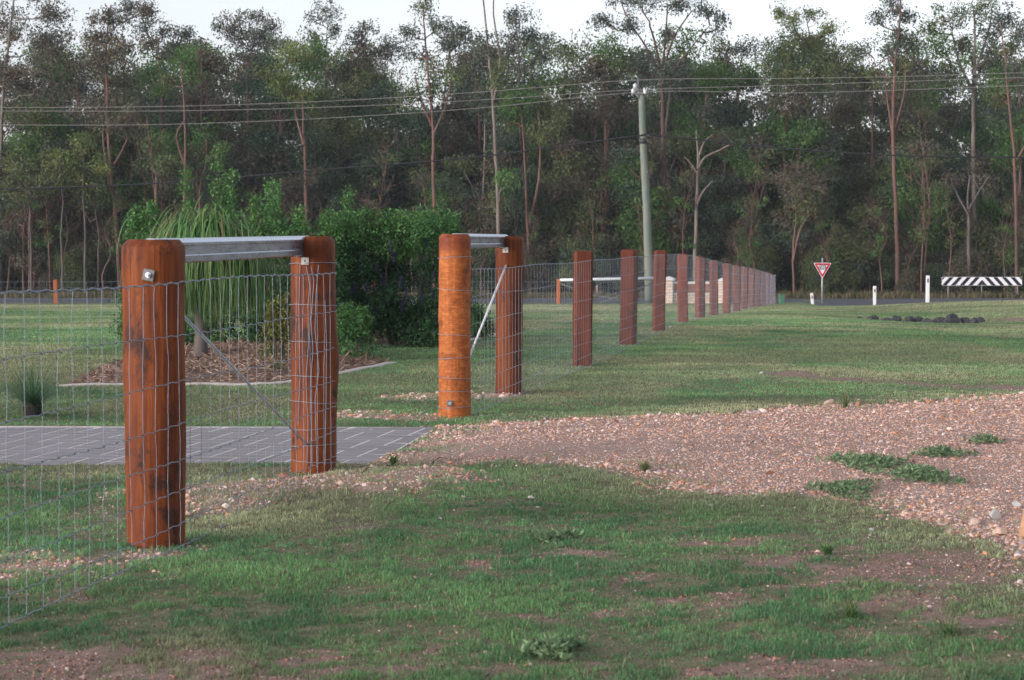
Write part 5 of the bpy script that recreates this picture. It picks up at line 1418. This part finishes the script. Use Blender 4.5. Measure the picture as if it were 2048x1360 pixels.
for i, (px, py, rx, ry) in enumerate(rocks):
    Y = 41.5 + random.uniform(-.5, .6) + (650 - py) * .08; px -= 25 * (px > 1900)
    c = P(px, py, Y); c.z = float(base_z(c.x, Y)) + ry * Y / F_PX * random.uniform(0.35, 0.8); k = Y / F_PX
    me = rock_mesh(200 + i, (rx * k * .82, rx * k * .7, ry * k * 1.25), 2); o = link('rock', me, M['dark_rock']); o.location = c; o.rotation_euler = (random.uniform(-.2, .2), random.uniform(-.2, .2), random.uniform(-.5, .5))
    tag(o, 'dark grey boulder in the low pile lying in the grassy drain', 'rock', 'dark boulders piled in the grassy drain')
for i in range(34):
    px = random.uniform(1728, 1955); py = random.uniform(650, 657); Y = 40.8 + random.uniform(-.6, .3); c = P(px, py, Y); c.z = float(base_z(c.x, Y)) + 0.02; k = random.uniform(.03, .085)
    o = link('rock', rock_mesh(600 + i, (k, k * .8, k * .6), 2), M['dark_rock'] if random.random() < .75 else M['red_rock']); o.location = c; o.rotation_euler = (0, 0, random.uniform(0, 6))
    tag(o, 'small rubble piece at the front of the dark boulder pile', 'rock', 'rubble in front of the dark boulders')
ws = [(1062, 1001, 7, 'white pebble on the grass, brightest of those below the gravel ridge'), (927, 1000, 5.5, 'small white pebble left of the brightest one'), (1045, 1042, 4, 'tiny white pebble below the brightest one'), (881, 1041, 4.5, 'cream pebble in the grass, lower left of the white ones'),
      (1075, 1021, 4, 'tiny cream pebble just under the brightest white one'), (1420, 1016, 6, 'pale stone at the grass edge below the middle of the gravel'), (1743, 1066, 7, 'pale stone in the grass below the weeds'), (1775, 1054, 5.5, 'orange-brown stone in the grass right of the pale one'),
      (1341, 656, 4, 'lone white stone on the lawn by the long fence'), (1522, 748, 6, 'white stone beside the bare gully'), (1840, 1182, 4.5, 'small white stone on bare soil right of centre')]
for i, (px, py, r, lab) in enumerate(ws):
    c = G(px, py); c.z = float(ground_z(c.x, c.y)) + 0.008; s = r * c.y / F_PX
    o = link('stone', rock_mesh(300 + i, (s, s * .8, s * .6), 2), M['red_rock'] if 'orange' in lab else M['white_rock']); o.location = c + Vector((0, 0, s * .3)); tag(o, lab, 'stone')
for i, (px, py, rx, ry, lab) in enumerate([(566, 966, 16, 9, 'red-brown stone lump at the foot of the second gate post'), (1990, 1042, 14, 13, 'large grey-white stone at the right edge of the gravel'), (2000, 1075, 16, 12, 'lowest large stone at the right gravel edge'), (1950, 1050, 14, 10, 'tan stone at the lower right gravel edge'),
                                           (1372, 905, 9, 6, 'rounded tan stone on the gravel'), (1660, 812, 13, 9, 'pale upright stone on the far gravel edge'), (2035, 1020, 15, 9, 'white stone beside the timber stub, right edge'), (1890, 1030, 12, 8, 'pinkish stone low on the right gravel slope'), (1540, 953, 9, 7, 'orange-brown stone on the gravel left of the weeds')]):
    c = G(px, py); c.z = float(ground_z(c.x, c.y)); k = c.y / F_PX
    mtl = M['red_rock'] if i in (0, 8) else (M['white_rock'] if i in (1, 6) else simple('tan_stone', (0.46, 0.33, 0.27), 0.85, var=0.2, sc=25))
    o = link('stone', rock_mesh(400 + i, (rx * k, rx * k * .8, ry * k), 3), mtl); o.location = c + Vector((0, 0, ry * k * .45)); tag(o, lab, 'stone')
# timber stub at the right edge
c = G(2052, 1078); k = c.y / F_PX
me = round_post(0.135, 0.055, 77, seg=20, rows=8, chamfer=0.012, lean=(0.25, 0.1)); me.materials.clear(); me.materials.append(simple('bleached_timber', (0.42, 0.24, 0.15), 0.85, var=0.3, sc=14)); me.materials.append(me.materials[0])
o = bpy.data.objects.new('timber_stub', me); COL.objects.link(o); o.location = (c.x + .02, c.y, float(ground_z(c.x, c.y))); tag(o, 'orange-brown timber stub poking up at the right edge of the gravel', 'timber')
# curled bark pieces
for i, (px, py, L, lab) in enumerate([(870, 929, 34, 'dark curled strip of bark lying on the gravel beside the pavers'), (728, 962, 34, 'dark strip of bark on the gravel ridge by the second gate post'), (775, 1015, 26, 'dark flat bark piece in the grass below the gravel ridge'), (1500, 898, 22, 'short dark stick lying on the gravel')]):
    c = G(px, py); k = c.y / F_PX; z = float(ground_z(c.x, c.y)); l = L * k
    bm = bmesh.new(); rows = []
    for q in np.linspace(-.5, .5, 9):
        w = 0.013 * (1 - (2 * q) ** 2 * .7); zz_ = z + 0.012 + 0.02 * q + 0.012 * math.sin(q * 5)
        rows.append([bm.verts.new((c.x + l * q, c.y + a * w + q * 0.05, zz_ + 0.5 * abs(a) * w)) for a in (-1, -.4, .4, 1)])
    for a, b_ in zip(rows[:-1], rows[1:]):
        for j in range(3): bm.faces.new((a[j], a[j + 1], b_[j + 1], b_[j]))
    bmesh.ops.solidify(bm, geom=bm.faces[:], thickness=0.003)
    me = bpy.data.meshes.new('bark_strip'); bm.to_mesh(me); bm.free(); o = link('bark_strip', me, M['bark_dark']); tag(o, lab, 'bark')
# weeds on the gravel
def weed(label, px, py, rx, ry, n=900, h=0.05):
    c = G(px, py); c.z = float(ground_z(c.x, c.y)); w = rx * c.y / F_PX; dpt = (G(px, py - ry).y - G(px, py + ry).y) / 2
    a = rng.random(n) * 6.28; r = rng.random(n) ** .6 * np.where(rng.random(n) < .12, 1.12, 1.0) ; ed = 1 + .35 * np.sin(3 * a + px) + .2 * np.sin(7 * a + py)
    X = c.x + np.cos(a) * r * w * ed; Y = c.y + np.sin(a) * r * dpt * ed
    Z = ground_z(X, Y) + rng.random(n) * h * (1 - r * .6) + 0.004
    D = rng.normal(size=(n, 3)); D[:, 2] = np.abs(D[:, 2]) * .6; D = unit(D)
    V, Fq = leaf_quads(np.stack([X, Y, Z], -1), D, rng.uniform(.015, .04, n), rng.uniform(.007, .015, n))
    col = np.array([0.155, 0.235, 0.12]) * rng.uniform(.5, 1.4, n)[:, None]
    o = link('weed_patch', np_mesh('weed_patch', V - np.array(c), Fq, np.repeat(col, 4, 0)), M['leaf']); o.location = c
    tag(o, label, 'weed', 'weeds growing on the gravel')
weed('largest mat of green weeds on the gravel, left of the others', 1735, 937, 66, 15, 1300)
weed('mat of green weeds just below and right of the largest', 1845, 962, 60, 15, 1150)
weed('narrow strip of weeds above the right weed mat', 1882, 915, 48, 7, 560)
weed('smallest thin strip of weeds high on the gravel, right', 1970, 890, 34, 4, 300)
weed('straggling weeds on the lower gravel edge', 1690, 985, 60, 12, 900, 0.04)
weed('broad leaved weed on bare soil at the bottom centre', 1105, 1310, 50, 16, 900, 0.045)
weed('pale creeping weed in the middle of the foreground grass', 1100, 1080, 45, 9, 420, 0.03)
tuft('green grass clump on bare soil right of centre', 1655, 1112, 34, 34, 90, (0.085, 0.175, 0.05), wid=0.004)
tuft('tall thin grass clump in the lower right foreground', 1700, 1235, 60, 90, 110, (0.12, 0.2, 0.07), wid=0.003)
tuft('wispy tall grass in the bottom right corner area', 1900, 1270, 60, 90, 90, (0.12, 0.2, 0.07), wid=0.003)
tuft('pale straw clump on the far gravel edge beside the orange post', 1065, 834, 12, 30, 120, (0.30, 0.30, 0.17), wid=0.004)
tuft('upright weedy grass clump between pavers and gravel ridge', 786, 930, 26, 18, 70, (0.11, 0.19, 0.06), wid=0.005)
tuft('straw tinted grass clump below the middle of the gravel', 1290, 945, 30, 30, 120, (0.18, 0.21, 0.09), wid=0.005)
tuft('thin tall weed on the far gravel edge', 1690, 818, 32, 16, 50, (0.14, 0.17, 0.08), wid=0.005)
